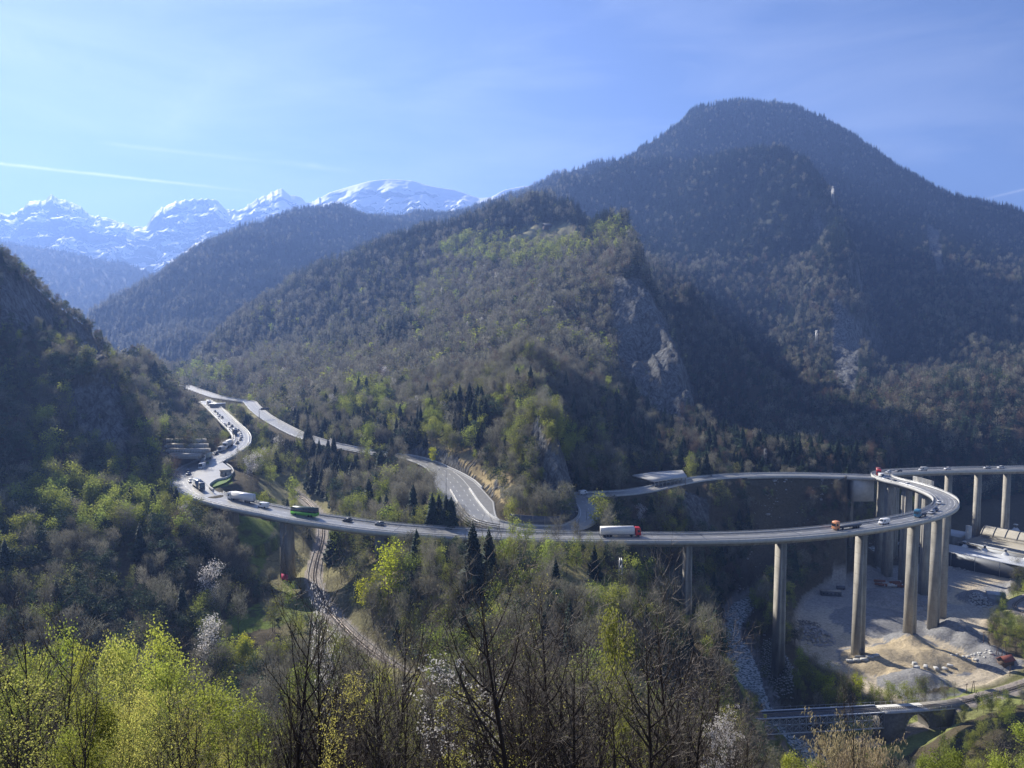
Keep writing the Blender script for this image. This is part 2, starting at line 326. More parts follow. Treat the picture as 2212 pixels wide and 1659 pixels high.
def clampto(z, d, zr, w, up, dn): 
    e = np.maximum(d-w, 0); q = e*e/28.0; return np.where(d < 1e8, np.clip(z, zr-e*dn-q*(dn > 0), zr+e*up+q), z)
# the yard, flat with soft edges
ywp = [PZ(X, Y, YZ) for (X, Y) in YARD]
inY = inpoly(gx, gy, ywp)
dY, _ = seg_dist(gx, gy, ywp+[ywp[0]], 60)
eY = np.where(inY, 0, dY)
zy = YZ + fbm(gx/14, gy/14, 4, 21)*.35
gz = np.where(inY, zy, np.where(dY < 30, np.clip(gz, YZ-eY*.9, YZ+eY*.9), gz))
gz = np.where(d5 < 6, z5-.8, clampto(gz, d5, z5-.8, 4.5, 1.0, .35))            # the river bed
gz = clampto(gz, d3, z3-.45, 3.6, .75, .6)
inbr = (gx > PZ(1640, 1544, -134.5).x) & (gx < PZ(2052, 1520, -136).x)
gz = np.where(inbr, np.where(d4 < 12, np.minimum(gz, z4-7-2.0*(d5 < 12)), gz), clampto(gz, d4, z4-.45, 3.6, .7, .6))
w2 = np.where(gX < 1110, road2_width(gy), 4.6); cut2 = np.where((gX > 1100) & (gX < 1320), 9.0, 2.2)
gz = np.where(gX < 1620, clampto(gz, d2, z2-.35, w2+1.2, cut2, .9), np.where((d2 < 1e8) & (gX < 1842), np.maximum(np.where(d2 < 7, np.minimum(gz, z2-1.3), gz), z2-1.6-np.maximum(d2-6, 0)*.9-np.maximum(d2-6, 0)**2/28), np.where(d2 < 7, np.minimum(gz, z2-1.5), gz)))
# the viaduct: ground stays under it, meets it where the deck runs on the ground
CLR = {440:.35,452:.35,470:.35,495:1,513:3,522:5,519:5,503:4,480:2.5,450:1,424:.35,408:.35,403:.35,412:.35,437:1.2,480.5:4,530:9,590:14,800:9,900:7,1000:2.2,1100:.35,1200:.35,1300:4,1400:14}
mc = []
for i, (X, Y, z) in enumerate(MAIN):
    if i <= 9: c = CLR.get(X, 1)
    elif X == 480: c = 4
    elif i > 28: c = 14
    else: c = float(np.interp(i, [9,10,13,14,15,16,17,19,21,22,23,24,25,26,27], [1,.35,.35,1.2,4,9,14,12,7,2.2,.35,.35,4,14,14]))
    p = PZ(X, Y, z); mc.append((p.x, p.y, c))
cc = catmull(mc, 4); d1c, c1 = seg_dist(gx, gy, cc, 60)
e1 = np.maximum(d1-9.0, 0)
gz = np.where(d1 < 50, np.minimum(gz, z1-np.maximum(c1, .35)+e1*1.1), gz)
lo = z1-np.maximum(c1, .35)*1.0-e1*.9-np.maximum(c1-.4, 0)*6
gz = np.where((d1 < 50) & (c1 < 3), np.maximum(gz, lo), gz)
LAYBY = [(418,1058),(414,1040),(420,1020),(432,1008),(450,1000),(458,996),(452,1003),(466,990),(474,1003),(500,1016),(502,1026),(494,1036),(462,1044),(452,1052),(462,1066)]
lw = [PZ(X, Y, -75.2) for (X, Y) in LAYBY]
inL = inpoly(gx, gy, lw); dL, _ = seg_dist(gx, gy, lw+[lw[0]], 30); eL = np.where(inL, 0, dL)
gz = np.where(eL < 29, np.clip(gz, -76.4-np.maximum(eL-4, 0)*.8, -76.4+eL*1.2), gz)
# mounds of aggregate in the yard: (photo x, photo y of the foot, radius m, height m, steepness)
MOUNDS = [(1862,1238,14,6,0),(1965,1392,11,5.5,.3),(2062,1372,13,7.5,-.5),(1895,1432,16,3.6,0),(1960,1425,17,3.2,0),(2030,1425,15,2.6,.0),(2085,1395,6,3,0),(2150,1430,11,4.5,0),(2120,1405,9,3.5,0),(1900,1345,22,2.5,0),(1985,1482,15,6,.3),(2110,1295,11,5,0),(1905,1290,14,4,0),(1990,1300,9,2,0)]
mnd = np.zeros(gz.shape)
for (X, Y, r, h, sk) in MOUNDS:
    c = PZ(X, Y, YZ); q = np.hypot((gx-c.x), (gy-c.y)*1.0)
    rr = r*(1+.22*fbm(gx/7, gy/7, 3, int(X)))
    k = np.clip(1-q/rr, 0, 1); add = h*np.minimum(k*1.25, 1-.25*(1-k))*(1+.12*fbm(gx/3, gy/3, 3, 77)*(k > 0))
    gz = gz+add*(k > 0); mnd = np.maximum(mnd, (k > 0)*1.0)
px_, py_ = proj(gx, gy, gz)
crag = np.zeros(gz.shape)
for poly in ([(1325,620),(1395,620),(1440,690),(1505,850),(1480,940),(1400,910),(1335,800),(1310,680)], [(1145,850),(1180,950),(1245,1010),(1250,1105),(1200,1105),(1165,1050),(1145,960)], [(1780,620),(1870,700),(1860,880),(1790,840)], [(130,820),(262,830),(290,960),(270,1010),(170,970)], [(-100,520),(0,560),(60,612),(140,690),(90,740),(0,720),(-100,700)], [(140,680),(215,745),(250,800),(262,835),(200,820),(160,760)]):
    crag = np.maximum(crag, inpoly(px_, py_, poly)*1.0)
crag *= (gy > 330)*(np.minimum(d2, 30) > 12)
gz = gz+crag*(fbm(gx/10, gy/34, 5, 71, True, .6)*7.5+fbm(gx/3.5, gy/12, 3, 73, True)*2.0)
NR = len(ys_)
HG = gz.reshape(NR, NS)
def ground(x, y):
    """height of the built terrain mesh at (x, y)"""
    x = np.atleast_1d(np.asarray(x, float)); y = np.atleast_1d(np.asarray(y, float))
    r = np.clip(np.interp(y, ys_, np.arange(NR)), 0, NR-1.001); s = x/(y+APRON)
    c = np.clip((s+.92)/1.84*(NS-1), 0, NS-1.001)
    i = r.astype(int); j = c.astype(int); a = r-i; b = c-j
    return (HG[i, j]*(1-a)*(1-b)+HG[i+1, j]*a*(1-b)+HG[i, j+1]*(1-a)*b+HG[i+1, j+1]*a*b)
def gz1(x, y): return float(ground(x, y)[0])
# visibility: a running horizon per grid column tells which ground the camera sees
el = (HG+3.0)/np.maximum(Y_, 1)*1.0
runmax = np.maximum.accumulate(np.where(Y_ > 12, (HG-1.0)/Y_, -9), axis=0)
slope_y = np.gradient(HG, axis=0)/np.gradient(Y_, axis=0); slope_x = np.gradient(HG, axis=1)/np.gradient(gx.reshape(NR, NS), axis=1)
SL = np.hypot(slope_x, slope_y)
HZX, HZY = proj(gx, gy, gz)
def imgpoly(poly): return inpoly(HZX, HZY, poly)
# colours (true surface colours)
n1 = (fbm(gx/22, gy/22, 5, 31)+1)/2; n2 = (fbm(gx/5, gy/5, 4, 41)+1)/2; n3 = (fbm(gx/90, gy/90, 4, 51)+1)/2
def C(*c): return np.array(c)
floor_c = C(.085,.07,.045)[None]*(1-n1[:, None])+C(.10,.085,.05)[None]*n1[:, None]
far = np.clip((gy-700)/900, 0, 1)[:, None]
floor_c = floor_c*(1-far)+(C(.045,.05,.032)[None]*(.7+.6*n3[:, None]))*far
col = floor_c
rock_c = C(.145,.15,.15)[None]*(.55+.8*n2[:, None])
slf = SL.ravel()
rk = (np.clip((slf-1.35-.5*n1)/.25, 0, 1)*(1-.85*((gy < 500) & (gX > 1260) & (gX < 2200))))[:, None]
near_rd = np.clip(1-(d2-w2-1)/14, 0, 1)*(gy < 700)
rk = np.maximum(rk*.8, np.clip((near_rd*(slf > .7)*(d2 < 1e8)*(gz > z2+.2))*1.3*(n2 > .42), 0, 1)[:, None])
cliff = np.zeros(gz.shape, bool)
for poly in ([(1325,600),(1385,600),(1430,680),(1500,840),(1470,930),(1400,900),(1340,800),(1320,680)], [(1150,860),(1180,960),(1240,1020),(1245,1110),(1200,1110),(1170,1060),(1150,980)],
             [(1800,640),(1860,700),(1850,860),(1800,820)], [(140,830),(262,835),(285,960),(270,1000),(180,960)], [(0,590),(60,630),(120,690),(70,720),(0,700)], [(160,720),(215,760),(250,815),(200,815)], [(2000,480),(2030,500),(2040,600),(2010,560)], [(1475,1060),(1530,1080),(1540,1180),(1480,1140)]):
    cliff |= imgpoly(poly)
cn_ = (fbm(gx/45, gy/45, 5, 61, True)+1)/2; rk = np.maximum(rk, (cliff[:, None]*np.clip((cn_[:, None]-.28)*5, 0, 1)*(gy[:, None] > 330)))
col = col*(1-rk)+rock_c*rk
tan_c = C(.42,.33,.17)[None]*(.7+.5*n2[:, None]); grass_c = C(.17,.225,.045)[None]*(.7+.6*n1[:, None]); dry_c = C(.26,.24,.12)[None]*(.7+.6*n1[:, None])
def blend(col, m, c): m = np.clip(m, 0, 1)[:, None]; return col*(1-m)+c*m
tanz = np.clip(near_rd*1.8, 0, 1)*(gz > z2+1)*(n1 > .3)*(rk[:, 0] < .5)*(gy < 560)
col = blend(col, tanz, tan_c)
for poly, c in (([(500,1110),(560,1120),(600,1130),(610,1230),(640,1290),(560,1260),(520,1180)], grass_c), ([(560,1300),(700,1290),(700,1340),(560,1360),(430,1400),(440,1370)], grass_c),
                ([(540,1060),(640,1095),(600,1100),(500,1075)], grass_c), ([(560,1000),(660,1020),(640,1100),(560,1060)], dry_c), ([(1210,1200),(1330,1260),(1330,1330),(1220,1330),(1150,1260)], dry_c),
                ([(1120,1160),(1170,1160),(1180,1190),(1120,1190)], grass_c), ([(440,860),(560,880),(560,940),(480,905)], dry_c), ([(1120,490),(1230,480),(1250,515),(1100,520)], dry_c),
                ([(440,1040),(500,1030),(500,1045),(450,1060)], grass_c)):
    m = imgpoly(poly)*(gy > 200)*(.35+.65*(n2 > .35)); col = blend(col, m, c)
col = blend(col, ((d3 < 22) & (d3 > 3))*np.clip((n1-.1)*2, 0, 1)*(1-rk[:, 0]), dry_c)
col = blend(col, (d3 <= 3.6)*1.0, C(.36,.32,.28)[None]*(.8+.4*n2[:, None]))
rb = ((d4 <= 3.8) | (d4 <= 3.8))*1.0; col = blend(col, rb, C(.34,.30,.26)[None]*(.8+.4*n2[:, None]))
col = blend(col, ((d4 > 3.8) & (d4 < 14) & (gx > 60))*np.clip((n1-.1)*2, 0, 1), grass_c*.6+dry_c*.5)
yw = np.clip((inY | (mnd > 0))*1.0+np.clip(1-eY/5, 0, 1)*(dY < 40), 0, 1)*np.clip((YZ+12-gz)/3, 0, 1)*((gz < YZ+2.5) | inY)
track = np.zeros(gz.shape)
for L in ([(1740,1400),(1800,1395),(1830,1420),(1830,1470),(1900,1500)], [(1830,1380),(1950,1385),(2060,1402),(2150,1400),(2130,1360),(2160,1290)], [(1960,1460),(2060,1460),(2130,1440)], [(1790,1440),(1950,1470),(2000,1440),(2120,1420)], [(2060,1300),(2100,1260),(2200,1240)]):
    dt, _ = seg_dist(gx, gy, [PZ(X, Y, YZ) for X, Y in L], 20); track = np.maximum(track, np.clip(1.6-dt/5, 0, 1))
yc = C(.34,.335,.32)[None]*(.75+.5*n1[:, None]); yt = C(.56,.48,.35)[None]*(.8+.35*n2[:, None])
south = np.clip((400-gy)/40+.6*(n1-.5), 0, 1)
tm = np.clip(np.maximum(track, south*.9), 0, 1)[:, None]
yc = yc*(1-tm)+yt*tm
yc = np.where(mnd[:, None] > 0, C(.25,.25,.25)[None]*(.75+.5*n2[:, None]), yc)
bm = np.zeros(gz.shape)
for (X, Y, r) in ((1895,1432,15),(1960,1425,16),(2030,1425,14)):
    c = PZ(X, Y, YZ); bm = np.maximum(bm, np.hypot(gx-c.x, gy-c.y) < r)
yc = np.where((bm > 0)[:, None], C(.46,.38,.25)[None]*(.7+.6*n2[:, None]), yc)
col = blend(col, yw, yc)
EMB = [(1650,1385),(1678,1382),(1712,1440),(1715,1500),(1690,1510),(1665,1480),(1640,1440)]
riv = np.clip(1-(d5-5)/3, 0, 1)*(d5 < 1e8)
col = blend(col, np.clip(1-(d5-4.5-4*n1)/5, 0, 1)*(d5 < 1e8)*(gy < 480)*(gz < z5+3.5), C(.30,.30,.29)[None]*(.6+.8*n2[:, None]))
col = blend(col, imgpoly(EMB)*(gy > 280)*(gy < 400)*1.0, C(.10,.11,.07)[None]*(.7+.6*n2[:, None]))
i0 = np.arange((NR-1)*(NS-1)); rr_ = i0//(NS-1); cc_ = i0 % (NS-1); a0 = rr_*NS+cc_
quads = np.stack([a0, a0+1, a0+NS+1, a0+NS], 1)
def ground_material():
    m = principled('ground_cover', (.1,.1,.08), .95, 0, .1); nt = m.node_tree; b = nt.nodes['Principled BSDF']
    at = nt.nodes.new('ShaderNodeAttribute'); at.attribute_name = 'Col'
    tc = nt.nodes.new('ShaderNodeTexCoord'); n = nt.nodes.new('ShaderNodeTexNoise'); n.inputs['Scale'].default_value = .9; n.inputs['Detail'].default_value = 8; n.inputs['Roughness'].default_value = .75
    nt.links.new(tc.outputs['Object'], n.inputs['Vector'])
    mr = nt.nodes.new('ShaderNodeMapRange'); mr.inputs['From Min'].default_value = .3; mr.inputs['From Max'].default_value = .7; mr.inputs['To Min'].default_value = .55; mr.inputs['To Max'].default_value = 1.35
    nt.links.new(n.outputs['Fac'], mr.inputs['Value'])
    v = nt.nodes.new('ShaderNodeVectorMath'); v.operation = 'SCALE'; nt.links.new(at.outputs['Color'], v.inputs[0]); nt.links.new(mr.outputs['Result'], v.inputs['Scale'])
    nt.links.new(v.outputs['Vector'], b.inputs['Base Color'])
    mp = nt.nodes.new('ShaderNodeMapping'); mp.inputs['Scale'].default_value = (.35, .35, .07); mp.inputs['Rotation'].default_value = (0, .25, 0); nt.links.new(tc.outputs['Object'], mp.inputs['Vector'])
    sn = nt.nodes.new('ShaderNodeTexNoise'); sn.inputs['Scale'].default_value = 1.0; sn.inputs['Detail'].default_value = 9; sn.inputs['Roughness'].default_value = .7; sn.inputs['Distortion'].default_value = .6; nt.links.new(mp.outputs['Vector'], sn.inputs['Vector'])
    ad = nt.nodes.new('ShaderNodeMix'); ad.data_type = 'FLOAT'; nt.links.new(at.outputs['Alpha'], ad.inputs['Factor']); nt.links.new(n.outputs['Fac'], ad.inputs['A'])
    m5 = nt.nodes.new('ShaderNodeMath'); m5.operation = 'MULTIPLY'; m5.inputs[1].default_value = 5.0; nt.links.new(sn.outputs['Fac'], m5.inputs[0]); nt.links.new(m5.outputs[0], ad.inputs['B'])
    r2 = nt.nodes.new('ShaderNodeMapRange'); r2.inputs['From Min'].default_value = .38; r2.inputs['From Max'].default_value = .6; r2.inputs['To Min'].default_value = .35; r2.inputs['To Max'].default_value = 1.5; nt.links.new(sn.outputs['Fac'], r2.inputs['Value'])
    mm = nt.nodes.new('ShaderNodeMix'); mm.data_type = 'FLOAT'; nt.links.new(at.outputs['Alpha'], mm.inputs['Factor']); mm.inputs['A'].default_value = 1.0; nt.links.new(r2.outputs[0], mm.inputs['B'])
    v2 = nt.nodes.new('ShaderNodeVectorMath'); v2.operation = 'SCALE'; nt.links.new(v.outputs['Vector'], v2.inputs[0]); nt.links.new(mm.outputs['Result'], v2.inputs['Scale']); nt.links.new(v2.outputs['Vector'], b.inputs['Base Color'])
    bp = nt.nodes.new('ShaderNodeBump'); bp.inputs['Strength'].default_value = .8; bp.inputs['Distance'].default_value = .8
    nt.links.new(ad.outputs['Result'], bp.inputs['Height']); nt.links.new(bp.outputs['Normal'], b.inputs['Normal'])
    return m
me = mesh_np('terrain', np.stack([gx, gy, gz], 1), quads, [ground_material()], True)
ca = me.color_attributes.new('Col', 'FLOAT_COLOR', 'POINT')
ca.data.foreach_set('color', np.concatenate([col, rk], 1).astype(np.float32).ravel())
link('terrain', me, kind='structure')
# ------------------------------------------------------------------ far hills and the snow massif
def far_range(name, crest, foot_Y, depth_foot, mats, nu=260, nv=80, rough=60, ridged=True, seed=1, back=900, prof=1.0, smooth=True):
    cx = np.array([c[0] for c in crest], float); cy = np.array([c[1] for c in crest], float); cd = np.array([c[2] for c in crest], float)
    us = np.linspace(cx[0], cx[-1], nu); V = []
    vv = np.concatenate([np.linspace(0, 1, nv), [1.12]])
    for t in vv:
        tt = min(t, 1)
        D = depth_foot+(np.interp(us, cx, cd)-depth_foot)*tt
        ray_c = np.array([ray(u, y) for u, y in zip(us, np.interp(us, cx, cy))])
        zc = ray_c[:, 2]*np.interp(us, cx, cd)+rough*.2*(fbm(us/17, us*0+seed, 4, seed, True, .6)-.1)*(us < 690)*(rough > 100); zf = ray(0, foot_Y)[2]*depth_foot
        z = zf+(zc-zf)*tt**prof
        if t > 1: D = D+back; z = z-back*.6
        xx = ray_c[:, 0]*D
        amp = rough*np.sin(np.pi*min(tt*1.0, 1))**1.0+rough*.03*(tt > .5)
        nz = fbm(xx/300+3, D/300, 7, seed, ridged, .47)
        nd = fbm(xx/340+9, D/340+z/420, 6, seed+5, ridged, .47)
        V.append(np.stack([xx, D+nd*amp*2.2, z+(nz-.35)*amp], 1))
    V = np.concatenate(V); r = len(vv)
    i0 = np.arange((r-1)*(nu-1)); a = i0//(nu-1)*nu+i0 % (nu-1)
    return mesh_np(name, V, np.stack([a, a+1, a+nu+1, a+nu], 1), mats, smooth)
def snow_material():
    m = principled('snow_and_rock', (.8,.82,.85), .7, 0, .2); nt = m.node_tree; b = nt.nodes['Principled BSDF']
    g = nt.nodes.new('ShaderNodeNewGeometry'); sp = nt.nodes.new('ShaderNodeSeparateXYZ'); nt.links.new(g.outputs['Normal'], sp.inputs[0])
    sep = nt.nodes.new('ShaderNodeSeparateXYZ'); nt.links.new(g.outputs['Position'], sep.inputs[0])
    n = nt.nodes.new('ShaderNodeTexNoise'); n.inputs['Scale'].default_value = .009; n.inputs['Detail'].default_value = 10; n.inputs['Roughness'].default_value = .7
    nt.links.new(g.outputs['Position'], n.inputs['Vector'])
    a = nt.nodes.new('ShaderNodeMath'); a.operation = 'MULTIPLY_ADD'; a.inputs[1].default_value = 1.3; nt.links.new(n.outputs['Fac'], a.inputs[0]); nt.links.new(sp.outputs['Z'], a.inputs[2])
    xr = nt.nodes.new('ShaderNodeMapRange'); xr.inputs['From Min'].default_value = -2500; xr.inputs['From Max'].default_value = -1000; xr.inputs['To Min'].default_value = -.36; xr.inputs['To Max'].default_value = .12
    nt.links.new(sep.outputs['X'], xr.inputs['Value'])
    a2 = nt.nodes.new('ShaderNodeMath'); a2.operation = 'ADD'; nt.links.new(a.outputs[0], a2.inputs[0]); nt.links.new(xr.outputs['Result'], a2.inputs[1])
    r = nt.nodes.new('ShaderNodeValToRGB'); r.color_ramp.elements[0].position = .91; r.color_ramp.elements[0].color = (.10,.11,.13,1); r.color_ramp.elements[1].position = .99; r.color_ramp.elements[1].color = (.82,.85,.9,1)
    nt.links.new(a2.outputs[0], r.inputs['Fac']); nt.links.new(r.outputs['Color'], b.inputs['Base Color'])
    return m
SN = 7000.0
massif = [(-500,520,SN),(-200,480,SN),(-60,470,SN),(0,463,SN),(22,464,SN),(50,449,SN),(64,436,SN),(94,434,SN),(104,424,SN),(110,420,SN),(120,425,SN),(128,432,SN),(155,437,SN),(180,452,SN),(198,464,SN),(240,474,SN),(262,482,SN),(284,488,SN),(315,488,SN),(326,470,SN),(350,448,SN),(375,438,SN),(400,432,SN),(420,430,SN),(448,432,SN),(466,430,SN),(488,450,SN),(515,456,SN),(530,448,SN),(548,434,SN),(580,422,SN),(600,407,SN),(625,420,SN),(650,424,SN),(660,436,SN),(680,434,SN),(712,416,SN),(750,404,SN),(800,391,SN),(840,386,SN),(890,390,SN),(930,402,SN),(980,410,SN),(1034,428,SN),(1060,426,SN),(1090,410,SN),(1130,402,SN),(1200,400,SN),(1300,420,SN)]
link('snow_mountain', far_range('snow_mountain', massif, 640, 5300, [snow_material()], 900, 150, 115, True, 4, 1000, .9), kind='structure')
hill_m = mat('distant_forest', (.035,.045,.035), .95, var=.5, scale=.02, bump=0)
link('distant_hill', far_range('distant_hill', [(-600,480,5200),(-200,500,4900),(0,522,4600),(60,534,4600),(120,540,4500),(200,560,4400),(280,572,4300),(340,600,4200),(420,640,4200),(520,690,4200)], 760, 3000, [hill_m], 300, 50, 22, True, 9, 500, .85), kind='structure')
# ------------------------------------------------------------------ haze
hb = MB().box(-7500, 7500, -60, 9500, -230, 1520)
hz = hb.obj('haze', [], kind='stuff')
hm = bpy.data.materials.new('haze'); hm.use_nodes = True; ht = hm.node_tree
for n in list(ht.nodes):
    if n.type != 'OUTPUT_MATERIAL': ht.nodes.remove(n)
pv = ht.nodes.new('ShaderNodeVolumePrincipled'); pv.inputs['Color'].default_value = (.25,.42,.95,1); pv.inputs['Density'].default_value = HAZE_DENSITY; pv.inputs['Anisotropy'].default_value = .35
ht.links.new(pv.outputs['Volume'], [n for n in ht.nodes if n.type == 'OUTPUT_MATERIAL'][0].inputs['Volume'])
hz.data.materials.append(hm)
# ------------------------------------------------------------------ materials
M_con = mat('weathered_concrete', (.31,.295,.26), .85, var=.30, scale=.5, bump=.15, stretch=(1,1,.25))
M_conl = mat('pale_concrete', (.50,.50,.48), .8, var=.12, scale=.5)
M_asph = mat('worn_asphalt', (.25,.25,.24), .4, var=.14, scale=.25, spec=.5)
M_white = mat('white_road_paint', (.75,.75,.72), .6, var=.08, scale=2)
M_steel = mat('galvanised_steel', (.42,.43,.44), .45, .6, var=.12, scale=3)
M_dsteel = mat('dark_steel', (.10,.11,.13), .5, .4, var=.2, scale=2)
M_glass = principled('tinted_glass', (.02,.025,.03), .08, 0, .8)
M_tyre = mat('black_rubber', (.02,.02,.02), .8, var=.2, scale=5)
M_rail = mat('rail_steel', (.30,.26,.23), .35, .7, var=.2, scale=2)
M_sleeper = mat('sleeper', (.20,.17,.14), .9, var=.25, scale=2)
M_stone = mat('pale_boulder', (.33,.32,.31), .85, var=.3, scale=.6, bump=.3)
M_mason = mat('masonry', (.20,.19,.17), .9, var=.3, scale=.8, bump=.3)
def paint(name, c, rough=.35): return mat('paint_'+name, c, rough, 0, .5, var=.05, scale=1)
# ------------------------------------------------------------------ swept bodies
def frames(course):
    out = []
    for i, p in enumerate(course):
        a = course[max(0, i-1)]; b = course[min(len(course)-1, i+1)]; t = Vector((b.x-a.x, b.y-a.y, 0)).normalized()
        out.append((p, t, Vector((t.y, -t.x, 0))))
    return out
def sweep(mb, fr, prof, m=0, closed=True, cap=True):
    """prof: (offset, dz) list or a function of index giving it; offset to the right of travel"""
    n = None; base = len(mb.v)
    if len(fr) < 2: return mb
    for i, (p, t, r) in enumerate(fr):
        pr = prof(i) if callable(prof) else prof; n = len(pr)
        mb.v.extend([tuple(p+r*o+Vector((0, 0, dz))) for (o, dz) in pr])
    F_ = []
    for i in range(len(fr)-1):
        for k in range(n if closed else n-1):
            a = base+i*n+k; b = base+i*n+(k+1) % n
            F_.append((a, b, b+n, a+n))
    if closed and cap: F_ += [tuple(base+k for k in range(n-1, -1, -1)), tuple(base+(len(fr)-1)*n+k for k in range(n))]
    mb.f.extend(F_); mb.m.extend([m]*len(F_)); return mb
def rect(o0, o1, z0, z1): return [(o0, z0), (o1, z0), (o1, z1), (o0, z1)]
def arclen(c):
    s = [0.0]
    for a, b in zip(c[:-1], c[1:]): s.append(s[-1]+(b-a).length)
    return s
def stations(c, step, s0=0, s1=None):
    s = arclen(c); fr = frames(c); s1 = s1 or s[-1]; out = []; t = s0; i = 0
    while t < s1:
        while i < len(s)-2 and s[i+1] < t: i += 1
        k = (t-s[i])/max(1e-6, s[i+1]-s[i]); out.append((c[i].lerp(c[i+1], k), fr[i][1], fr[i][2])); t += step
    return out
def posts(mb, c, off, h, step, w=.07, z0=0):
    for (p, t, r) in stations(c, step):
        o = off if not callable(off) else off(p)
        q = p+r*o; mb.box(-w, w, -w, w, z0, h, 0, Matrix.Translation(q)@Matrix.Rotation(math.atan2(t.y, t.x), 4, 'Z'))
    return mb
# ------------------------------------------------------------------ the motorway viaduct
mfr = frames(cMAIN); mimg = [proj(*p) for p in cMAIN]
ms = arclen(cMAIN)
def hwm(i):
    X = mimg[i][0]; y = cMAIN[i].y
    if i < len(cMAIN)*.0: return 6
    k = ms[i]/ms[-1]
    return float(np.interp(k, [0, .22, .27, .33, .40, .52, .6, 1], [5.2, 5.6, 7.6, 8.0, 6.8, 6.2, 5.4, 5.4]))
via = thing('viaduct', 'long grey concrete motorway viaduct curving through the valley on tall piers', 'viaduct', (0, 0, 0))
deck = MB(); sweep(deck, mfr, lambda i: [(-hwm(i), -.02), (-hwm(i), -.55), (-hwm(i)*.55, -.9), (-hwm(i)*.5, -2.8), (hwm(i)*.5, -2.8), (hwm(i)*.55, -.9), (hwm(i), -.55), (hwm(i), -.02)])
deck.obj('deck', M_con, via)
sweep(MB(), mfr, lambda i: [(-hwm(i)+.3, .0), (hwm(i)-.3, .0)], closed=False).obj('carriageway', M_asph, via)
gap = [i for i in range(len(mfr)) if mimg[i][0] < 478 and 992 < mimg[i][1] < 1072]
g0, g1 = min(gap), max(gap)
def ingap(j, sgn): return sgn < 0 and g0 < j < g1
def side_sweep(mb, sgn, f):
    if sgn < 0:
        sweep(mb, mfr[:g0+1], f); sweep(mb, mfr[g1:], lambda i: f(i+g1))
    else: sweep(mb, mfr, f)
    return mb
for sgn in (-1, 1):
    side_sweep(MB(), sgn, lambda i: rect(sgn*(hwm(i)+.02), sgn*(hwm(i)+.42), -1.05, .55)).obj('edge_beam', M_conl, via)
    g = MB()
    for (a, b) in ((.62, .74), (.95, 1.1)): side_sweep(g, sgn, lambda i: rect(sgn*(hwm(i)+.1), sgn*(hwm(i)+.22), a, b))
    posts(g, cMAIN, 0, .0, 9e9)
    for (p, t, r), k in zip(stations(cMAIN, 3.0), range(9999)):
        j = min(len(cMAIN)-1, int(k*3.0/ms[-1]*len(cMAIN)))
        if ingap(j, sgn): continue
        q = p+r*(sgn*(hwm(j)+.16)); g.bar(q+Vector((0, 0, .5)), q+Vector((0, 0, 1.1)), .07, 4)
    g.obj('parapet_rail', M_steel, via)
    g = MB(); side_sweep(g, sgn, lambda i: rect(sgn*(hwm(i)-1.35), sgn*(hwm(i)-1.2), .5, .82)); 
    for (p, t, r), k in zip(stations(cMAIN, 4.0), range(9999)):
        j = min(len(cMAIN)-1, int(k*4.0/ms[-1]*len(cMAIN)))
        if ingap(j, sgn): continue
        q = p+r*(sgn*(hwm(j)-1.27)); g.bar(q, q+Vector((0, 0, .8)), .06, 4)
    g.obj('crash_barrier', M_steel, via)
mk = MB()
for sgn in (-1, 1): sweep(mk, mfr, lambda i: [(sgn*(hwm(i)-1.75), .012), (sgn*(hwm(i)-1.6), .012)], closed=False)
mk.obj('edge_line', M_white, via)
mk = MB(); st = stations(cMAIN, 1.0)
for k in range(0, len(st)-4, 9):
    for off in (-1.6, 1.9):
        a, b = st[k], st[k+3]; mk.add([a[0]+a[2]*(off-.09)+Vector((0,0,.014)), a[0]+a[2]*(off+.09)+Vector((0,0,.014)), b[0]+b[2]*(off+.09)+Vector((0,0,.014)), b[0]+b[2]*(off-.09)+Vector((0,0,.014))], [(0,1,2,3)])
mk.obj('lane_line', M_white, via)
ej = MB(); st = stations(cMAIN, 42.0)
for (p, t, r) in st:
    j = min(range(len(cMAIN)), key=lambda i: (cMAIN[i]-p).length_squared); h_ = hwm(j)-.4
    ej.add([p-r*h_-t*.22+Vector((0,0,.02)), p+r*h_-t*.22+Vector((0,0,.02)), p+r*h_+t*.22+Vector((0,0,.02)), p-r*h_+t*.22+Vector((0,0,.02))], [(0,1,2,3)])
ej.obj('expansion_joint', M_dsteel, via, kind='stuff')
ts = MB()
for off in (-3.9, -2.7, -.6, .6, 2.9, 4.1): sweep(ts, mfr, [(off-.28, .008), (off+.28, .008)], closed=False)
ts.obj('worn_wheel_track', mat('worn_wheel_tracks', (.185,.185,.18), .38, var=.12, scale=.3, spec=.5), via, kind='stuff')
def near_course(X, Y, course, img):
    return min(range(len(course)), key=lambda i: (img[i][0]-X)**2+(img[i][1]-Y)**2*1.5)
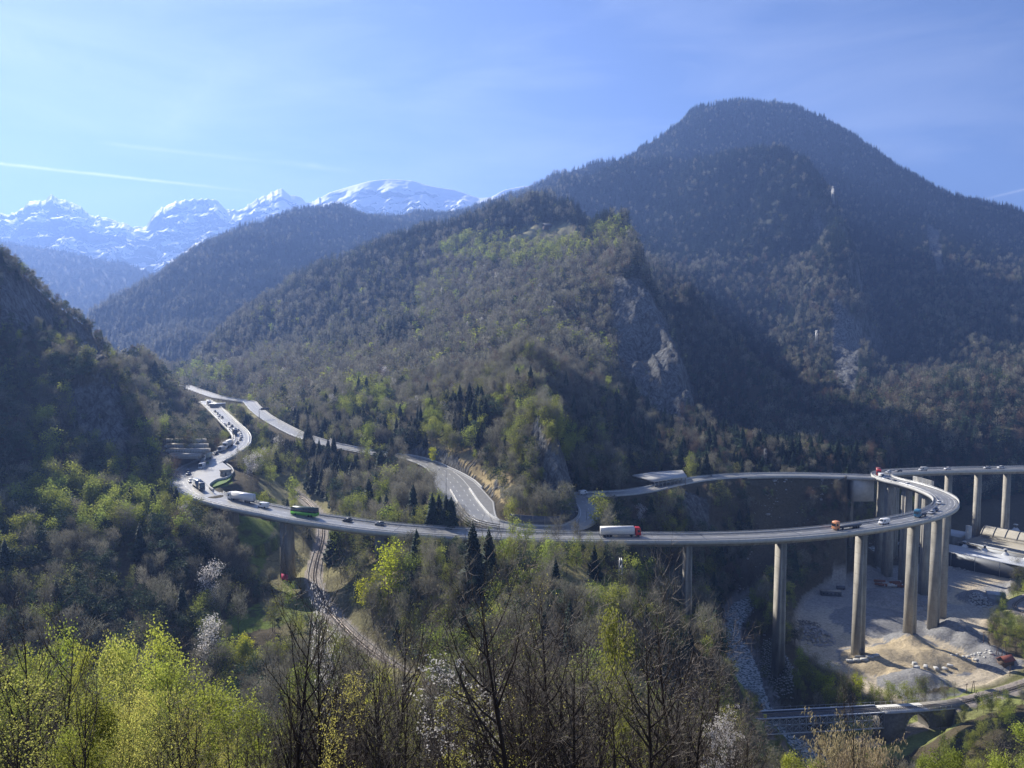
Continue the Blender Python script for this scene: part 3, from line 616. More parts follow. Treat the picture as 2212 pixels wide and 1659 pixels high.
def pier(X, Y, w=4.6, d=5.4, course=cMAIN, img=mimg, parent=via, zt=-2.8, base=None, mat_=None, foot=True):
    zt = float(zt)
    i = near_course(X, Y, course, img); p, t, r = frames(course)[i]
    zb = (gz1(p.x, p.y) if base is None else base)-1.2; top = p.z+zt
    if top-zb < 2: return
    ang = math.atan2(t.y, t.x); mb = MB()
    def sect(k):
        a = w/2*k; b = d/2*k; f = w*.26*k; g = .6*k
        return [(-a,-b),(-a+f,-b),(-a+f+.25,-b+g),(a-f-.25,-b+g),(a-f,-b),(a,-b),(a,b),(a-f,b),(a-f-.25,b-g),(-a+f+.25,b-g),(-a+f,b),(-a,b)]
    lv = [(zb, 1.18), (zb+(top-zb)*.5, 1.08), (top, 1.0)]; n = 12
    v = [(x, y, z) for (z, k) in lv for (x, y) in sect(k)]
    f = [(j*n+q, j*n+(q+1) % n, (j+1)*n+(q+1) % n, (j+1)*n+q) for j in range(2) for q in range(n)]+[tuple(range(2*n, 3*n)), tuple(range(n-1, -1, -1))]
    M_ = Matrix.Translation((p.x, p.y, 0))@Matrix.Rotation(ang, 4, 'Z')
    mb.add([M_@Vector(q) for q in v], f)
    zz = zb+6
    o = mb.obj('pier', mat_ or M_con, parent)
    jb = MB(); zz = zb+5
    while zz < top-1:      # casting joints of the climbing formwork, slightly proud bands
        k = 1.0+.18*(top-zz)/(top-zb); q = [(x*1.006, y*1.006, zz+h) for h in (0, .07) for (x, y) in sect(k)]
        jb.add([M_@Vector(c) for c in q], [(e, (e+1) % n, n+(e+1) % n, n+e) for e in range(n)]); zz += 4.6
    if foot and jb.v: jb.obj('casting_joint', M_sleeper, o)
    return o
for (X, Y, w, d) in [(506,1087,2.6,3.4),(622,1112,4.3,3.8),(822,1140,3.9,3.8),(1484,1162,2.6,4.2),(1692,1156,2.7,4.2),(1860,1139,2.8,4.0),(1972,1120,2.9,3.8),(2026,1104,3.0,3.8),(2043,1086,3.0,3.6),(2005,1059,3.0,3.6),(1962,1046,3.4,4.2),(1925,1036,3.4,4.2),(1906,1027,3.4,4.2),(1935,1019.6,2.6,3.4),(1985,1017.3,2.6,3.4),(2050,1015,2.6,3.4),(2115,1014,2.6,3.4),(2180,1012.6,2.6,3.4),(2250,1011.4,2.6,3.4)]:
    pr = pier(X, Y, w, d)
    if X == 622 and pr:
        pi = cMAIN[near_course(622, 1112, cMAIN, mimg)]
        gt = mfr[near_course(622, 1112, cMAIN, mimg)][1]; gv = MB(); gv.box(-.8, 2.9, -2.95, -2.68, 0, 2.6, 0, Matrix.Translation((pi.x, pi.y, gz1(pi.x, pi.y)+.2))@Matrix.Rotation(math.atan2(gt.y, gt.x), 4, 'Z'))
        gv.obj('graffiti_patch', paint('pink', (.55,.07,.16), .8), via, label='pink painted patch at the foot of the pier')
# bracing struts of the far leg seen behind the bend
pa = cMAIN[near_course(1962, 1046, cMAIN, mimg)]
sweep(MB(), [f for f in mfr if 1960 < proj(*f[0])[0] < 2040 and f[0].y > 430 and f[0].y < 470], rect(6.5, 6.7, 0.6, 3.4)).v
nb = MB(); seg = [i for i in range(len(cMAIN)) if 1945 < mimg[i][0] < 1995 and 1035 < mimg[i][1] < 1060]
if len(seg) > 3:
    i_far = min(seg); far_fr = [mfr[i] for i in seg]
    sg = -1 if (cMAIN[seg[0]]+mfr[seg[0]][2]).y < cMAIN[seg[0]].y else 1
    for h in (.9, 1.5, 2.1, 2.7, 3.3): sweep(nb, far_fr, rect(sg*6.45, sg*6.6, h, h+.3))
    for (p, t, r) in far_fr[::3]: nb.bar(p+r*sg*6.52, p+r*sg*6.52+Vector((0, 0, 3.6)), .1)
    nb.obj('wind_screen', M_conl, via)
# ------------------------------------------------------------------ lay-by with grass island
lay = MB(); z0 = -75.0

def deckz(x, y): return min(((q.x-x)**2+(q.y-y)**2, q.z) for q in cMAIN)[1]
lay.add([(v.x, v.y, deckz(v.x, v.y)-.05) for v in lw], [tuple(range(len(lw)))]); lay.obj('lay_by_pavement', M_asph, kind='structure')
isl = [PZ(X, Y, -74.7) for X, Y in ((441,1024),(437,1020),(440,1012),(448,1004),(452,1005),(448,1014),(444,1023))]
ib = MB(); n = len(isl); ib.add([(v.x, v.y, deckz(v.x, v.y)-.1) for v in isl]+[(v.x, v.y, deckz(v.x, v.y)+.2) for v in isl], [tuple(range(n, 2*n))]+[(i, (i+1) % n, n+(i+1) % n, n+i) for i in range(n)])
M_grass = mat('short_grass', (.10,.18,.03), .9, var=.35, scale=.8)
ib.obj('grass_island', M_grass, kind='structure')
gl = [PZ(X, Y, -74.9) for X, Y in ((456,1043),(466,1034),(485,1032),(496,1026),(503,1024),(500,1032),(488,1040),(470,1046),(460,1049))]
MB().add([(v.x, v.y, deckz(v.x, v.y)+.0) for v in gl], [tuple(range(len(gl)))]).obj('grass_verge', M_grass, kind='structure')
kb = MB(); lk = catmull([PZ(X, Y, -74.9) for X, Y in ((462,1060),(452,1052),(456,1045),(470,1037),(487,1034),(500,1026),(504,1018),(497,1008),(480,999),(467,990))], 2)
sweep(kb, frames(lk), rect(-.2, .2, -.6, .8)); kb.obj('parapet_wall', M_conl, label='low pale concrete wall curving round the lay-by', cat='wall')
def house(name, label, cat, c, rz, L, W, H, wall, roof, ridge=0, over=.3, win=(), group=None, eave=.18):
    t = thing(name, label, cat, c, rz, group)
    MB().box(-L/2, L/2, -W/2, W/2, -1, H).obj('wall', wall, t)
    if ridge:
        b = MB(); b.prism([(-W/2-over, H), (0, H+ridge), (W/2+over, H), (W/2+over, H+eave), (0, H+ridge+eave+.05), (-W/2-over, H+eave)], 'x', -L/2-over, L/2+over); b.obj('roof', roof, t)
        MB().prism([(-W/2, H), (W/2, H), (0, H+ridge-.05)], 'x', -L/2+.02, L/2-.02).obj('gable', wall, t)
    else: MB().box(-L/2-over, L/2+over, -W/2-over, W/2+over, H, H+.3).obj('roof', roof, t)
    for (side, a, z, ww, hh) in win:
        b = MB()
        if side in 'fb': y = -W/2-.02 if side == 'f' else W/2+.02; b.box(a-ww/2, a+ww/2, min(y, y*.99), max(y, y*.99), z, z+hh)
        else: x = -L/2-.02 if side == 'l' else L/2+.02; b.box(min(x, x*.99), max(x, x*.99), a-ww/2, a+ww/2, z, z+hh)
        b.obj('window' if z > .3 else 'door', M_glass if z > .3 else M_dsteel, t)
    return t
M_wall = mat('render_wall', (.42,.39,.34), .9, var=.12, scale=1.5)
p = PZ(488, 1028, -75); house('service_hut', 'small flat roofed service hut beside the lay-by', 'hut', (p.x, p.y, -75), -.15, 4.6, 3.4, 3.0, M_wall, M_con, win=(('f',-1.3,1.4,.8,.8),('f',.9,0,1,2.1)))
# ------------------------------------------------------------------ mountain road
r2fr = frames(cROAD2); r2img = [proj(*p) for p in cROAD2]
def hw2(i): return float(np.interp(cROAD2[i].y, [320, 335, 360, 400, 430, 470], [5.0, 7.5, 12.5, 11.0, 6.5, 5.2])) if r2img[i][0] < 1100 else 4.6
sweep(MB(), r2fr, lambda i: [(-hw2(i), .0), (hw2(i), .0)], closed=False).obj('mountain_road', M_asph, kind='structure')
mk = MB()
for sgn in (-1, 1): sweep(mk, r2fr, lambda i: [(sgn*(hw2(i)-.7), .02), (sgn*(hw2(i)-.5), .02)], closed=False)
st = stations(cROAD2, 1.0)
for k in range(0, len(st)-4, 9):
    for off in ((-1.9, 1.9) if st[k][0].y > 340 and st[k][0].x < 0 else (0,)):
        a, b = st[k], st[k+3]; mk.add([a[0]+a[2]*(off-.12)+Vector((0,0,.022)), a[0]+a[2]*(off+.12)+Vector((0,0,.022)), b[0]+b[2]*(off+.12)+Vector((0,0,.022)), b[0]+b[2]*(off-.12)+Vector((0,0,.022))], [(0,1,2,3)])
bf_ = [i for i in range(len(r2fr)) if 955 < r2img[i][0] < 1035 and 1010 < r2img[i][1] < 1115]
s_in = -1
for f_ in [r2fr[i] for i in bf_][:1]: s_in = 1 if (f_[0]+f_[2]).x > f_[0].x else -1
sweep(mk, [r2fr[i] for i in bf_], lambda i: [(s_in*5.6, .02), (s_in*5.85, .02)], closed=False)
sweep(MB(), [r2fr[i] for i in bf_], lambda i: [(s_in*6.0, .012), (s_in*(hw2(bf_[i])-1.0), .012)], closed=False).obj('parking_strip', mat('patched_asphalt', (.19,.19,.185), .6, var=.2, scale=.6), kind='structure')
mk.obj('road_marking', M_white, kind='structure')
ip = max(i for i in range(len(cROAD2)) if r2img[i][0] < 1235 and cROAD2[i].y > 385)
bfr = r2fr[ip:]
rb = thing('road_bridge', 'narrow grey road bridge clinging to the shaded mountain foot', 'bridge')
sweep(MB(), bfr, rect(-5.0, 5.0, -1.2, -.03)).obj('deck', M_con, rb)
for sgn in (-1, 1):
    sweep(MB(), bfr, rect(sgn*4.7, sgn*5.05, -.9, .6)).obj('parapet', M_conl, rb)
    g = MB(); sweep(g, bfr, rect(sgn*4.8, sgn*4.9, .85, 1.0)); posts(g, cROAD2[ip:], sgn*4.85, 1.0, 4); g.obj('parapet_rail', M_steel, rb)
for X in (1300, 1350, 1545, 1838): pier(X, 1030, 1.4, 3.4, cROAD2, r2img, rb, -1.2, foot=False)
pe = cROAD2[near_course(1858, 1030, cROAD2, r2img)]
MB().box(-6, 6, -4, 4, -14, -1.25, M=Matrix.Translation(pe)).obj('abutment', M_conl, rb)
ra = r2fr[:ip+1]
wl = MB(); sweep(wl, ra, lambda i: rect(-(hw2(i)+.1), -(hw2(i)+.5), -.5, .75)); wl.obj('roadside_wall', M_conl, label='low concrete wall edging the mountain road on its uphill side', cat='wall')
sg = MB(); sweep(sg, ra, lambda i: rect(hw2(i)+.1, hw2(i)+.22, .45, .8)); posts(sg, cROAD2[:ip+1], 5.3, .8, 4); sg.obj('guard_rail', M_steel, label='steel guard rail along the valley side of the mountain road', cat='guard rail')
# louvred barrier between the two roads
lf = [f for f in r2fr if 1012 < proj(*f[0])[0] < 1100 and f[0].y < 360]
lb = thing('louvred_barrier', 'stepped dark louvred barrier between mountain road and viaduct', 'barrier')
sd_ = 1 if (lf[0][0]+lf[0][2]).y < lf[0][0].y else -1
for k in range(5): sweep(MB(), lf, rect(sd_*(5.6+k*.7), sd_*(5.9+k*.7), 1.9-k*.65, 2.3-k*.65)).obj('slat', M_con, lb)
for f in lf[::4]: MB().bar(f[0]+f[2]*sd_*5.5+Vector((0, 0, -1)), f[0]+f[2]*sd_*5.5+Vector((0, 0, 2.3)), .12).obj('post', M_dsteel, lb)
# dark retaining wall and fence on the bend round the crag
cf = [f for f in r2fr if 1150 < proj(*f[0])[0] < 1275 and f[0].y < 400 and f[0].y > 322]
sf = thing('safety_fence', 'tall wire safety fence on the outer edge of the bend round the crag', 'fence')
sdf = 1 if (cf[-5][0]+cf[-5][2]).x > cf[-5][0].x else -1
for h in (.3, .9, 1.5, 2.1, 2.7): sweep(MB(), cf, rect(sdf*5.0, sdf*5.06, h, h+.07)).obj('wire', M_steel, sf)
for f in cf[::2]: MB().bar(f[0]+f[2]*sdf*5.03, f[0]+f[2]*sdf*5.03+Vector((0, 0, 3)), .06).obj('post', M_steel, sf)
sweep(MB(), cf, rect(sdf*4.8, sdf*5.2, -1.5, .35)).obj('kerb_wall', M_conl, sf)
rw = thing('retaining_wall', 'dark ribbed retaining wall at the inside of the bend under the crag', 'wall')
wf = [f for f in r2fr if 1085 < proj(*f[0])[0] < 1235 and f[0].y < 345]
sweep(MB(), wf, rect(-sdf*5.2, -sdf*5.7, -.5, 4.2)).obj('panel', M_dsteel, rw)
for f in wf[::2]: MB().bar(f[0]-f[2]*sdf*5.1, f[0]-f[2]*sdf*5.1+Vector((0, 0, 4.3)), .14).obj('rib', M_con, rw)
# ------------------------------------------------------------------ rock gallery
ga = thing('avalanche_gallery', 'concrete rock fall gallery with a wide slanting roof over the shaded mountain road', 'gallery')
q = [PZ(1366, 1029, -80), PZ(1412, 1046, -80.5), PZ(1484, 1031, -80), PZ(1470, 1018, -78)]
q = [P(1366, 1026, 440), P(1412, 1039, 420), P(1484, 1029, 428), P(1474, 1015, 455), P(1405, 1020, 450)]
gm = MB(); n = 5; gm.add([tuple(v) for v in q]+[(v.x, v.y, v.z-.7) for v in q], [tuple(range(n)), tuple(range(2*n-1, n-1, -1))]+[(i, n+i, n+(i+1) % n, (i+1) % n) for i in range(n)])
gm.obj('roof', M_conl, ga)
for k in range(9):
    t = k/8; a = q[1].lerp(q[2], .04+.92*t); MB().bar((a.x, a.y+.6, a.z-.7), (a.x, a.y+.6, -87.5), .35).obj('column', M_con, ga)
a, b = q[4].copy(), q[3].copy(); MB().add([(a.x, a.y-2, a.z-.7), (b.x, b.y-2, b.z-.7), (b.x, b.y-2, -88), (a.x, a.y-2, -88), (a.x, a.y, a.z-.7), (b.x, b.y, b.z-.7), (b.x, b.y, -88), (a.x, a.y, -88)], [(0,1,2,3),(4,7,6,5),(0,4,5,1),(1,5,6,2),(2,6,7,3),(3,7,4,0)]).obj('back_wall', M_con, ga)
# ------------------------------------------------------------------ terraced ribbed walls on the left slope
tw = thing('terraced_retaining_wall', 'terraced grey retaining walls with vertical ribs above the left bend', 'wall')
for k in range(4):
    xa, xb = 352+k*3, 436+k*4; Yt = 950+k*10.5; D = 430-k*7
    a = P(xa, Yt, D); b = P(xb-(20 if k == 3 else 0), Yt+1, D+8); h = 2.3
    MB().add([tuple(a), tuple(b), (b.x, b.y, b.z-h), (a.x, a.y, a.z-h), (a.x, a.y+7, a.z), (b.x, b.y+7, b.z), (b.x, b.y+7, b.z-h), (a.x, a.y+7, a.z-h)], [(0,3,2,1),(4,5,6,7),(0,1,5,4),(1,2,6,5),(2,3,7,6),(3,0,4,7)]).obj('tier', M_con, tw)
    n = 26
    for j in range(n):
        c = a.lerp(b, (j+.5)/n); MB().box(-.16, .16, -.28, .0, -h, -.1, M=Matrix.Translation(c)).obj('rib', M_conl, tw)
# ------------------------------------------------------------------ gantry, masts, pylons, poles
def hit(X, Y, d0=8, d1=4000):
    r = ray(X, Y); D = np.geomspace(d0, d1, 2500); g = ground(r[0]*D, D); k = np.nonzero(r[2]*D <= g)[0]
    if len(k) == 0: return None
    D = D[k[0]]; return Vector((r[0]*D, D, gz1(r[0]*D, D)))
i = near_course(574, 905, cROAD2, r2img); p, t, r = r2fr[i]
g = thing('sign_gantry', 'dark overhead sign gantry reaching across the sunlit mountain road', 'sign gantry', tuple(p+r*5.6), math.atan2(t.y, t.x))
MB().bar((0,0,-.5),(0,0,7),.22).obj('post', M_dsteel, g); MB().bar((0,0,6.8),(0,7.5,6.8),.2).obj('arm', M_dsteel, g); MB().box(-.15,.15,1.2,7.6,6.2,7.9).obj('sign_panel', M_dsteel, g)
def mast(X, Y, h, course, img, side, label, arm=3.0):
    i = near_course(X, Y, course, img); p, t, r = frames(course)[i]
    off = PZ(X, Y, p.z)-p; c = p+r*max(-12, min(12, off.dot(r)))
    g = thing('street_lamp', label, 'street lamp', tuple(c)); MB().bar((0,0,-.5),(0,0,h),.16,6,.09).obj('pole', M_steel, g)
    a = MB().bar((0,0,h),(-arm,0,h+.3),.09); a.obj('arm', M_steel, g); MB().box(-arm-.6,-arm+.1,-.15,.15,h+.2,h+.4).obj('lamp_head', M_dsteel, g)
mast(972, 1093, 14.5, cROAD2, r2img, 1, 'tall lamp mast at the widest point of the sunlit road bend')
mast(1268, 1122, 10, cROAD2, r2img, 1, 'lamp mast inside the fenced bend right of the crag', 1.5)
mast(1256, 1126, 5, cROAD2, r2img, 1, 'short lamp beside the fenced bend right of the crag', 1.2)
mast(485, 1012, 11, cMAIN, mimg, 1, 'lamp mast on the lay-by next to the service hut', 1.5)
def lattice(h, w0, w1, arms, m=M_steel, th=.09):
    t = thing('electricity_pylon', 'x', 'pylon'); b = MB(); nl = max(5, int(h/2.2))
    def cr(z): return w0+(w1-w0)*z/h
    for sx, sy in ((-1,-1),(1,-1),(1,1),(-1,1)): b.bar((sx*w0, sy*w0, -1.5), (sx*w1, sy*w1, h), th*1.4, 4)
    for k in range(nl):
        za, zb = h*k/nl, h*(k+1)/nl; a, c = cr(za), cr(zb)
        for (p, q) in (((-1,-1),(1,-1)),((1,-1),(1,1)),((1,1),(-1,1)),((-1,1),(-1,-1))):
            b.bar((p[0]*a, p[1]*a, za), (q[0]*c, q[1]*c, zb), th*.7, 3); b.bar((q[0]*a, q[1]*a, za), (p[0]*c, p[1]*c, zb), th*.7, 3)
    b.obj('lattice', m, t)
    for (z, L) in arms:
        a = MB(); a.bar((-L,0,z),(L,0,z),th); a.bar((-L,0,z),(0,0,z+1.2*L/3),th*.8); a.bar((L,0,z),(0,0,z+1.2*L/3),th*.8)
        for s in (-1, 1): a.bar((s*L,0,z),(s*L,0,z-1.2),.08,4)
        a.obj('cross_arm', m, t)
    return t
def put(o, v, label, rz=0, sc=1):
    o.location = v; o.rotation_euler = (0, 0, rz); o['label'] = label; o.scale = (sc, sc, sc); return o
v = hit(1340, 1278); pA = put(lattice(12.5, .95, .35, [(11.6, .9)], th=.11), v, 'grey lattice mast on the sunlit knoll below the viaduct')
v = hit(1652, 1019) or P(1652, 1015, 500); put(lattice(15, 1.2, .45, [(10.5, 2), (12.5, 1.8), (14.5, 1.2)], M_dsteel), v, 'dark lattice pylon above the shaded mountain road')
v = hit(1798, 442) or P(1798, 442, 1800); put(lattice(38, 3.2, 1.0, [(27, 6), (32, 5), (37, 3.5)], M_steel, .2), v, 'pale pylon high on the forested mountain shoulder')
v = hit(1763, 748) or P(1763, 748, 1150); put(lattice(24, 2.0, .7, [(14, 5), (18, 5), (22, 4)], M_steel, .15), v, 'pale pylon with three cross arms half way up the shaded mountain')
M_wood = mat('weathered_wood', (.12,.09,.07), .9, var=.3, scale=3)
def aframe(X, Y, h, label):
    v = hit(X, Y) or PZ(X, Y, -140); t = thing('utility_pole', label, 'utility pole', tuple(v))
    for s in (-1, 1): MB().bar((s*h*.17,0,-1),(s*.12,0,h),.14,6,.1).obj('leg', M_wood, t)
    MB().bar((-h*.09,0,h*.5),(h*.09,0,h*.5),.08).obj('brace', M_wood, t); MB().bar((-.9,0,h-.2),(.9,0,h-.2),.09).obj('crossbar', M_wood, t); return t
aframe(2169, 1420, 7, 'tallest wooden A-frame pole above the red roofed shed'); aframe(2154, 1417, 3.6, 'small wooden A-frame pole left of the tallest one'); aframe(2194, 1419, 3.6, 'wooden A-frame pole right of the red roofed shed'); aframe(2102, 1497, 4.6, 'wooden A-frame pole beside the yard corner above the railway')
for (X, Y, h, l) in ((2087,1499,4.2,'single wooden pole left of the yard corner A-frame'),(2181,1461,4.6,'leaning wooden pole at the right edge of the gravel yard')):
    v = hit(X, Y); t = thing('utility_pole', l, 'utility pole', tuple(v)); MB().bar((0,0,-1),(.15,0,h),.14,6,.1).obj('pole', M_wood, t); MB().bar((-.5,0,h-.4),(.7,0,h-.4),.07).obj('crossbar', M_wood, t)
v = hit(2130, 1389); t = thing('goal_frame', 'tall wooden H-frame pole pair beside the pale track', 'utility pole', tuple(v))
for s in (-1, 1): MB().bar((s*1.1,0,-1),(s*1.1,0,5.2),.14,6).obj('post', M_wood, t)
MB().bar((-1.6,0,5),(1.6,0,5),.1).obj('crossbar', M_wood, t)
pw = MB(); w0 = hit(2102, 1497); w1 = hit(2181, 1461); w2_ = P(1990, 1520, 285)
for dx in (-.6, .6):
    for (a, b) in ((w2_+Vector((dx, 0, 4)), w0+Vector((dx, 0, 4.4))), (w0+Vector((dx, 0, 4.4)), w1+Vector((dx, 0, 4.2)))):
        q_ = [a.lerp(b, k/10)-Vector((0, 0, 1.2*math.sin(math.pi*k/10))) for k in range(11)]
        for c, d in zip(q_[:-1], q_[1:]): pw.bar(c, d, .035, 3, cap=False)
pw.obj('power_cable', M_dsteel, label='thin double power cable slung over the corner of the gravel yard', cat='cable', kind='stuff')
# ------------------------------------------------------------------ railways
def railway(course, label, gauge=1.0):
    fr = frames(course); t = thing('railway_track', label, 'railway track')
    for s in (-1, 1): sweep(MB(), fr, rect(s*gauge/2-.06, s*gauge/2+.06, -.08, .12)).obj('rail', M_rail, t)
    b = MB(); st = stations(course, .9)
    for (p, tt, r) in st: b.box(-.13,.13,-1.0,1.0,-.24,-.1,0,Matrix.Translation(p)@Matrix.Rotation(math.atan2(tt.y, tt.x), 4, 'Z'))
    b.obj('sleepers', M_sleeper, t, kind='stuff'); return t
railway(cRAIL1, 'single railway track winding down beside the pier with the pink patch')
railway(cRAIL2, 'railway track crossing the lattice bridge at the lower right')
for s, off in ((1, 2.4), (-1, -2.6)):
    g = MB(); sweep(g, frames(cRAIL1), rect(off-.12, off+.12, -.45, -.05)); g.obj('cable_trough', M_con, label='pale concrete cable trough on the %s side of the winding railway' % ('right' if s > 0 else 'left'), cat='cable trough')
# lattice railway bridge and masonry arch
i0, i1, i2 = [min(range(len(cRAIL2)), key=lambda i: abs(proj(*cRAIL2[i])[0]-X)+(cRAIL2[i].y > 330)*900) for X in (1612, 1900, 2052)]
lfr = frames(cRAIL2)[i0:i1+1]; LB = thing('railway_bridge', 'grey riveted lattice girder railway bridge over the stream', 'bridge')
M_bgrey = mat('bridge_paint', (.62,.64,.66), .6, .1, var=.15, scale=1)
sweep(MB(), lfr, rect(-2.6, 2.6, -.9, -.3)).obj('deck', M_dsteel, LB)
for s in (-1, 1):
    o_ = s*2.7
    sweep(MB(), lfr, rect(o_-.25, o_+.25, -.2, .15)).obj('top_chord', M_bgrey, LB)
    sweep(MB(), lfr, rect(o_-.25, o_+.25, -5.9, -5.5)).obj('bottom_chord', M_bgrey, LB)
    for k in range(0, len(lfr)):
        p, t, r = lfr[k]; MB().bar(p+r*o_+Vector((0,0,-5.6)), p+r*o_+Vector((0,0,-.1)), .13).obj('upright', M_bgrey, LB)
        if k < len(lfr)-1:
            p2, _, r2 = lfr[k+1]
            for (z0_, z1_) in ((-5.5,-2.9),(-2.9,-5.5),(-2.9,-.2),(-.2,-2.9)):
                MB().bar(p+r*o_+Vector((0,0,z0_)), p2+r2*o_+Vector((0,0,z1_)), .08, 4).obj('lattice_bar', M_bgrey, LB)
    h = MB(); sweep(h, lfr, rect(s*3.0-.03, s*3.0+.03, 1.0, 1.08)); posts(h, cRAIL2[i0:i1+1], s*3.0, 1.05, 2.2, .035); h.obj('handrail', M_steel, LB)
yb = MB(); p = lfr[2][0]; yb.box(-.5,.5,-.3,.3,-.2,1.3,M=Matrix.Translation(p+lfr[2][2]*2.2)); yb.obj('service_box', paint('yellow', (.65,.55,.05)), label='small yellow box beside the track at the left end of the lattice bridge', cat='box')
afr = frames(cRAIL2)[i1:i2+1]; AB = thing('arch_bridge', 'grey masonry railway arch adjoining the lattice bridge', 'bridge')
pa_, pb_ = afr[0][0], afr[-1][0]; dv = (pb_-pa_); L = Vector((dv.x, dv.y, 0)).length; ang = math.atan2(dv.y, dv.x)
MA = Matrix.Translation((pa_.x, pa_.y, pa_.z))@Matrix.Rotation(ang, 4, 'Z')
ca_, ra_ = L*.47, 4.7
out = [(-.5, -16), (-.5, -.5)]+[(L+1, -.5), (L+1, -7)]
arch = [(ca_+ra_*math.cos(a), -8.2+ra_*1.35*math.sin(a)) for a in [math.pi*k/14 for k in range(15)]]
def arch_face(yv): 
    v = []; f = []
    top = [(ca_+ra_*math.cos(math.pi*k/14), -.5) for k in range(15)]
    for k in range(15): v += [(arch[k][0], yv, arch[k][1]), (top[k][0], yv, -.5)]
    for k in range(14): f.append((2*k, 2*k+1, 2*k+3, 2*k+2))
    return v, f
ab = MB()
for yv in (-2.8, 2.8): v, f = arch_face(yv); ab.add([MA@Vector(q) for q in v], f)
ab.add([MA@Vector((a[0], yv, a[1])) for a in arch for yv in (-2.8, 2.8)], [(2*k, 2*k+1, 2*k+3, 2*k+2) for k in range(14)])
ab.box(-.5, ca_-ra_, -2.8, 2.8, -18, -.5, 0, MA); ab.prism([(ca_+ra_, -18), (ca_+ra_, -.5), (L+6, -.5), (L+2, -6), (ca_+ra_+5, -18)], 'y', -2.8, 2.8)
nv = 10
for q in range(len(ab.v)-nv, len(ab.v)): ab.v[q] = tuple(MA@Vector(ab.v[q]))
ab.obj('masonry', M_mason, AB)
sweep(MB(), afr, rect(-3.1, 3.1, -.5, -.25)).obj('coping', M_conl, AB)
for k in range(1, 14, 1):
    a = math.pi*(k+.0)/14; c = Vector((ca_+(ra_+.3)*math.cos(a), -2.85, -8.2+(ra_*1.35+.35)*math.sin(a)))
    MB().box(-.42,.42,-.07,.1,-.3,.3,M=MA@Matrix.Translation(c)@Matrix.Rotation(-(a-math.pi/2), 4, 'Y')).obj('voussoir', M_con, AB)
for s in (-1, 1):
    h = MB(); sweep(h, afr, rect(s*2.95-.03, s*2.95+.03, 1.0, 1.08)); posts(h, cRAIL2[i1:i2+1], s*2.95, 1.05, 2.2, .035, -.3); h.obj('handrail', M_steel, AB)
# ------------------------------------------------------------------ river
rfr = frames(cRIVER)
def riverw(i): return 4.6
def water_material():
    m = principled('water', (.10,.16,.17), .15, 0, .5); nt = m.node_tree; b = nt.nodes['Principled BSDF']
    tc = nt.nodes.new('ShaderNodeTexCoord'); n = nt.nodes.new('ShaderNodeTexNoise'); n.inputs['Scale'].default_value = .9; n.inputs['Detail'].default_value = 9; n.inputs['Roughness'].default_value = .72
    nt.links.new(tc.outputs['Object'], n.inputs['Vector']); r = nt.nodes.new('ShaderNodeValToRGB')
    r.color_ramp.elements[0].position = .45; r.color_ramp.elements[0].color = (.07,.12,.12,1); r.color_ramp.elements[1].position = .56; r.color_ramp.elements[1].color = (.68,.72,.72,1)
    nt.links.new(n.outputs['Fac'], r.inputs['Fac']); nt.links.new(r.outputs['Color'], b.inputs['Base Color'])
    r2 = nt.nodes.new('ShaderNodeMapRange'); r2.inputs['From Min'].default_value = .45; r2.inputs['From Max'].default_value = .56; r2.inputs['To Min'].default_value = .15; r2.inputs['To Max'].default_value = .8
    nt.links.new(n.outputs['Fac'], r2.inputs['Value']); nt.links.new(r2.outputs['Result'], b.inputs['Roughness'])
    bp = nt.nodes.new('ShaderNodeBump'); bp.inputs['Distance'].default_value = .4; nt.links.new(n.outputs['Fac'], bp.inputs['Height']); nt.links.new(bp.outputs['Normal'], b.inputs['Normal'])
    return m
sweep(MB(), rfr, lambda i: [(-6.0, -.25), (-2, -.15), (2, -.15), (6.0, -.25)], closed=False).obj('river_water', water_material(), kind='structure')
# ------------------------------------------------------------------ boulders
def rock_mesh(name, seed, m, flat=.7):
    bm = bmesh.new(); bmesh.ops.create_icosphere(bm, subdivisions=1, radius=1); rnd = random.Random(seed)
    for v in bm.verts: v.co *= rnd.uniform(.7, 1.15); v.co.z *= flat
    me = bpy.data.meshes.new(name); bm.to_mesh(me); bm.free(); me.materials.append(m); return me
ROCKV = []
for sdv in range(4):
    me_ = rock_mesh('boulder', sdv, M_stone); ROCKV.append((np.array([v.co[:] for v in me_.vertices]), np.array([p.vertices[:] for p in me_.polygons])))
def rocks(name, label, pts, m=M_stone, cat=None, kind='stuff', flat=1.0):
    V = []; Fc = []; o = 0
    for k, (x, y, z, s) in enumerate(pts):
        v, f = ROCKV[k % 4]; a = RNG.uniform(0, 6.28); c, sn = math.cos(a), math.sin(a); sc = np.array([s*RNG.uniform(.7,1.2), s*RNG.uniform(.7,1.2), s*RNG.uniform(.6,1)*flat])
        w_ = v*sc; w_ = np.stack([w_[:,0]*c-w_[:,1]*sn, w_[:,0]*sn+w_[:,1]*c, w_[:,2]], 1)+np.array([x, y, z]); V.append(w_); Fc.append(f+o); o += len(v)
    if V: return link(name, mesh_np(name, np.concatenate(V), np.concatenate(Fc), [m]), label=label, cat=cat, kind=kind)
pts = []
for (p, t, r) in stations(cRIVER, .8):
    for k in range(3):
        o_ = RNG.uniform(-12, 12)
        if abs(o_) < 4.5 and RNG.random() < .85: continue
        q = p+r*o_; pts.append((q.x, q.y, max(gz1(q.x, q.y), p.z-.6)+.05, min(1.6, .22+RNG.exponential(.28))))
rocks('river_boulders', 'pale boulders strewn along the stream bed', pts)
pts = []; ew = [hit(X, Y) for X, Y in EMB]
